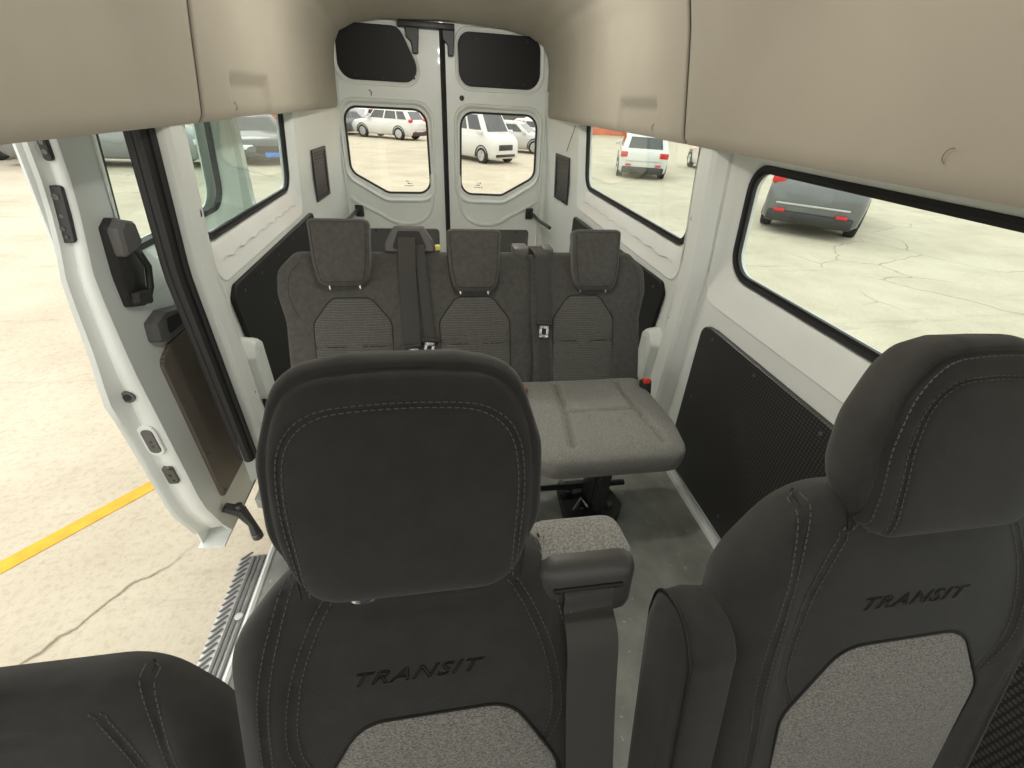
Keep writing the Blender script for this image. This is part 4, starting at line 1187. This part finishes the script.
def car(name, label, kind, loc, heading, col, metal=0., detail=1, plate=PLATE, group=None, glasscol=None):
    """heading: direction (deg) the front points to, 0 = +x, 90 = +y"""
    K = KINDS[kind]; Lc, Wc, H = K['L'], K['W'], K['H']; hb, bl = K['hood'], K['belt']
    root = thing(name, label, {'van': 'minivan', 'pickup': 'off-road car'}.get(kind, 'car'), (loc[0], loc[1], gz(loc[1])), R(heading), group)
    P = paint(col, metal); hw = Wc/2
    X = lambda f: Lc/2-f*Lc
    x0, x1, x2, x3, x4 = K['x']
    bot = .24 if kind in ('suv', 'pickup') else .19
    # lower body stations (frac, bottom, mid z, top z, width factor)
    top_rear = bl+.02 if K['rear'] < .5 else bl+.03
    st = [(0.0, bot+.16, .5, hb*.62, .78), (.02, bot+.03, .5, hb*.80, .92), (.06, bot, .5, hb*.93, .97), (x1*.6, bot, .5, hb, 1.), (x1, bot, .5, bl-.01, 1.), (.5, bot, .5, bl, 1.), (x3, bot, .5, bl+.01, 1.), (.95, bot, .5, top_rear, .98), (.985, bot+.04, .5, top_rear-.04, .94), (1.0, bot+.14, .5, top_rear-.16, .86)]
    if kind == 'van': st[0] = (0, bot+.1, .5, hb*.72, .86); st[1] = (.012, bot+.02, .5, hb*.86, .95); st[2] = (.04, bot, .5, hb*.96, .98)
    V = []; F = []
    for f, zb, zm, zt, w in st:
        a = hw*w; zm = zb+(zt-zb)*.5
        sec_ = [(0, zb), (a*.86, zb), (a*.97, zb+.08), (a, zm), (a*.985, zt-.12), (a*.93, zt-.02), (a*.82, zt+.02), (0, zt+.045)]
        row = [(X(f), y, z) for y, z in sec_]+[(X(f), -y, z) for y, z in sec_[::-1][1:-1]]
        V += row; n = len(row)
    for i in range(len(st)-1):
        for k in range(n): F.append([i*n+k, i*n+(k+1) % n, (i+1)*n+(k+1) % n, (i+1)*n+k])
    F.append(list(range(n))[::-1]); F.append([(len(st)-1)*n+k for k in range(n)])
    mb = MB(); mb.add(V, F); body = mb.build('body', P, root, angle=50)
    # cabin
    xr_end = .985 if K['rear'] < .5 else .90
    base = [(x1, bl-.05), (xr_end, bl-.02)]
    def ring(z, fx0, fx1, wf):
        a = hw*wf; xa, xb = X(fx0), X(fx1); r = .12
        return [(xa, -a*.82, z), (xa-.10, -a, z), (xb+.10, -a, z), (xb, -a*.86, z), (xb, a*.86, z), (xb+.10, a, z), (xa-.10, a, z), (xa, a*.82, z)]
    g0 = ring(bl-.06, x1, xr_end, .95); g1 = ring(H-.10, x2-.02, x3+.01, .80); g2 = ring(H-.03, x2+.02, x3-.02, .74); 
    mb = MB(); V = g0+g1+g2; F = []
    for i in range(2):
        for k in range(8): F.append([i*8+k, i*8+(k+1) % 8, (i+1)*8+(k+1) % 8, (i+1)*8+k])
    V.append((X((x2+x3)/2), 0, H)); 
    for k in range(8): F.append([16+k, 16+(k+1) % 8, 24])
    mb.add(V, F); mb.build('cabin', P, body, angle=50)
    # glass panels slightly proud of cabin
    def lerp(a, b, t): return Vector(a).lerp(Vector(b), t)
    def quad(name, ka, kb, t0, t1, s0, s1, push):
        A = lambda s, t: lerp(lerp(g0[ka], g0[kb], s), lerp(g1[ka], g1[kb], s), t)
        c = [A(s0, t0), A(s1, t0), A(s1, t1), A(s0, t1)]; nn = (c[1]-c[0]).cross(c[3]-c[0]).normalized()
        cen = (c[0]+c[2])/2
        if nn.dot(cen-Vector((0, 0, H*.6))) < 0: nn = -nn
        c2 = [p+nn*push for p in c]; mb = MB()
        mb.add(c+c2, [[0, 1, 2, 3], [4, 5, 6, 7], [0, 1, 5, 4], [1, 2, 6, 5], [2, 3, 7, 6], [3, 0, 4, 7]])
        return mb.build(name, CARGLASS, root, smooth=False)
    quad('windscreen', 7, 0, .16, .93, .03, .97, .008)
    quad('rear_window', 3, 4, .22, .90, .06, .94, .008)
    cuts = [(.03, .36), (.40, .70), (.74, .96)] if kind != 'sedan' else [(.05, .46), (.51, .92)]
    if kind == 'van': cuts = [(.02, .24), (.28, .56), (.60, .94)]
    for ka, kb in ((1, 2), (6, 5)):
        for s0, s1 in cuts: quad('side_window', ka, kb, .22, .90, s0, s1, .008)
    # wheels
    wr_ = K['wheel']
    for f in K['wb']:
        for s in (-1, 1):
            mb = MB(); x = X(f); mb.cyl((x, s*(hw-.10), wr_), (0, 1, 0), wr_, .22, 24, bev=.03); w = mb.build('wheel', TYRE, root)
            mb = MB(); mb.cyl((x, s*(hw+.004), wr_), (0, 1, 0), wr_*.64, .03, 20, bev=.008)
            for k in range(5):
                an = 2*pi*k/5; mb.tube([(x, s*(hw+.02), wr_), (x+cos(an)*wr_*.58, s*(hw+.018), wr_+sin(an)*wr_*.58)], .02, 5)
            mb.build('rim', RIM, w)
            # dark arch
            mb = MB(); pts = [(x+cos(a)*(wr_+.05), s*(hw-.015), wr_+sin(a)*(wr_+.05)) for a in frange(-.2, pi+.2, 16)]
            mb.tube(pts, .035, 6); mb.build('wheel_arch', BLACKPL, body)
    # front: grille, lamps, bumper; rear: lamps, plate
    zf = hb*.62
    for s in (-1, 1):
        mb = MB(); mb.box(X(.055), X(.004), s*hw*.84-.17, s*hw*.84+.10 if s < 0 else s*hw*.84+.10, zf-.02, zf+.13, .03); 
        mb = MB(); mb.box(X(.06), X(.006), min(s*hw*.55, s*hw*.90), max(s*hw*.55, s*hw*.90), zf-.03, zf+.11, .03); mb.build('headlamp', LAMPC, root)
        zr = top_rear-.16+(.16 if kind == 'suv' else 0)
        if kind == 'van': mb = MB(); mb.box(X(1.006), X(.975), min(s*hw*.80, s*hw*.96), max(s*hw*.80, s*hw*.96), zr-.25, zr+.15, .02)
        else: mb = MB(); mb.box(X(1.004 if kind != 'suv' else .99), X(.95), min(s*hw*.68, s*hw*.955), max(s*hw*.60, s*hw*.955), zr-.10, zr+.08, .03)
        mb.build('tail_lamp', LAMPR, root)
    mb = MB(); mb.box(X(.03), X(-.004), -hw*.5, hw*.5, zf-.12, zf+.10, .03); mb.box(X(.03), X(-.002), -hw*.7, hw*.7, bot+.08, bot+.20, .03); mb.build('grille', BLACKPL, root)
    if plate: mb = MB(); mb.box(X(.02), X(-.008), -.22, .22, zf-.25, zf-.11, .01); mb.build('number_plate', plate, root)
    mb = MB(); mb.box(X(1.010), X(.97), -hw*.85, hw*.85, bot+.02, bot+.24, .04); mb.build('rear_bumper', BLACKPL if kind != 'sedan' else P, root)
    if plate: mb = MB(); mb.box(X(1.012), X(.98), -.22, .22, .72, .86, .01); mb.build('number_plate', plate, root)
    if kind in ('suv', 'hatch'):
        for s in (-1, 1):
            mb = MB(); mb.box(X(1.014), X(1.0), min(s*hw*.5, s*hw*.72), max(s*hw*.5, s*hw*.72), .46, .52, .008); mb.build('reflector', LAMPR, root)
        mb = MB(); mb.box(X(1.004), X(.985), -hw*.72, hw*.72, .60, .64, .01); mb.box(X(.998), X(.98), -hw*.78, hw*.78, .80, .83, .01); mb.build('rear_trim', RIM, root)
    mb = MB()
    for s in (-1, 1): mb.box(X(x1+.05)-.12, X(x1+.05)+.04, min(s*hw*.97, s*(hw+.18)), max(s*hw*.97, s*(hw+.18)), bl-.02, bl+.12, .03)
    mb.build('mirror', P, root)
    return root

CW = (.62, .62, .59); CG = (.22, .23, .23)
# view through the right side windows
car('parked_car', 'dark grey off-road car, paint lightened for glare, seen from behind through the front right window', 'suv', (9.05, 9.95), 46, (.12, .125, .125), .1, plate=None)  # dark car; the glare over it is mixed into the paint colour
car('parked_car', 'white hatchback seen from behind through the rear right window', 'hatch', (8.0, 18.4), 70, CW, plate=None)
car('parked_car', 'white car at the edge of the rear right window, beside the pillar', 'sedan', (12.4, 20.0), 75, CW)
# left side
car('parked_car', 'dark saloon with blue number plate facing us through the rear left window', 'sedan', (-6.62, 19.1), -60, (.05, .055, .065), .3)
car('parked_car', 'grey off-road car side on, seen through the sliding door window', 'pickup', (-9.6, 16.4), 6, CG, .1)
car('parked_car', 'dark off-road car at the far left beyond the open door edge', 'pickup', (-14.3, 15.4), 65, (.035, .035, .035))
car('parked_car', 'dark car cut off by the left border of the picture', 'suv', (-14.4, 10.4), 60, (.03, .03, .03))
# behind
car('parked_car', 'white off-road car side on, seen in the left rear door window', 'suv', (-2.95, 32.5), 148, CW, plate=None)
for i, (x, y, c, t) in enumerate(((-6.3, 34.0, (.12, .12, .13), 'dark grey saloon, nearest of the row in the left rear door window'), (-7.9, 39.5, (.4, .4, .4), 'silver saloon, second in the row in the left rear door window'), (-6.2, 46.0, (.5, .5, .52), 'pale saloon, farthest of the row in the left rear door window'))):
    car('parked_car', t, 'sedan', (x, y), -115, c, .1)
car('parked_minivan', 'white minivan in the right rear door window', 'van', (1.5, 21.6), -52, CW, plate=None)
car('parked_car', 'silver saloon just behind the minivan in the right rear door window', 'sedan', (4.1, 26.5), -28, (.5, .5, .47), .1)
car('parked_car', 'white saloon farther back, above the silver one in the right rear door window', 'sedan', (6.6, 33.5), -35, CW)
car('parked_car', 'white saloon farthest back by the red wall in the right rear door window', 'sedan', (8.6, 41.0), -35, CW)
# red clad building
root = thing('red_building', 'long building with orange red cladding far behind the parked cars', 'building', (0, 50, gz(50)))
mb = MB(); mb.box(-60, 60, 0, 8, 0, 6, .05); 
for k in range(60): mb.box(-60+k*2, -59.9+k*2, -.06, 0, 0, 6, 0)
mb.build('wall', REDWALL, root)
mb = MB(); mb.box(-7.4, -5.0, -.15, 0, 0, 5.0, .02); mb.build('door', DARKGATE, root)
mb = MB(); mb.box(6.0, 9.6, -.15, 0, .2, 3.2, .02); mb.build('window', DARKGATE, root)

# ------------------------------------------------------------------ light
w = bpy.data.worlds.new('World'); S.world = w; w.use_nodes = True
nt = w.node_tree; bg = nt.nodes['Background']
bg.inputs['Color'].default_value = (1.0, .985, .95, 1); bg.inputs['Strength'].default_value = 1.0
sun = bpy.data.objects.new('sun', bpy.data.lights.new('sun', 'SUN')); COL.objects.link(sun)
sun.data.energy = .35; sun.data.angle = R(25); sun.data.color = (1, .96, .88)
sun.rotation_euler = (R(-35), R(-20), 0)

LENS = mat('fill_lamp_lens', (.9, .88, .8), .4, emit=((1, .93, .82), 3.0))  # glowing lens for the added fill lamps
for y, e, lb in ((.78, 5., 'added unseen fill lamp over the aisle just behind the front seats'), (2.3, 10., 'added unseen fill lamp over the space behind the bench')):  # lamps added out of view to brighten the dark interior
    root = thing('added_fill_lamp', lb, 'lamp', (0, y, 1.85), 0, 'added fill lamps')
    mb = MB(); mb.box(-.16, .16, -.05, .05, -.022, .004, .008); mb.build('fill_lamp_housing', GREYPL, root)
    mb = MB(); mb.box(-.14, .14, -.038, .038, -.034, -.018, .008); mb.build('fill_lamp_lens', LENS, root)
    l = bpy.data.objects.new('lamp_light', bpy.data.lights.new('lamp_light', 'POINT')); COL.objects.link(l)
    l.data.energy = e; l.data.color = (1, .965, .90); l.data.shadow_soft_size = .03; l.location = (0, 0, -.135); l.parent = root
S.view_settings.view_transform = 'Standard'; S.view_settings.look = 'None'
S.view_settings.gamma = 1; S.view_settings.use_curve_mapping = False
S.view_settings.exposure = 1.12
try: S.cycles.max_bounces = 10; S.cycles.diffuse_bounces = 6
except Exception: pass
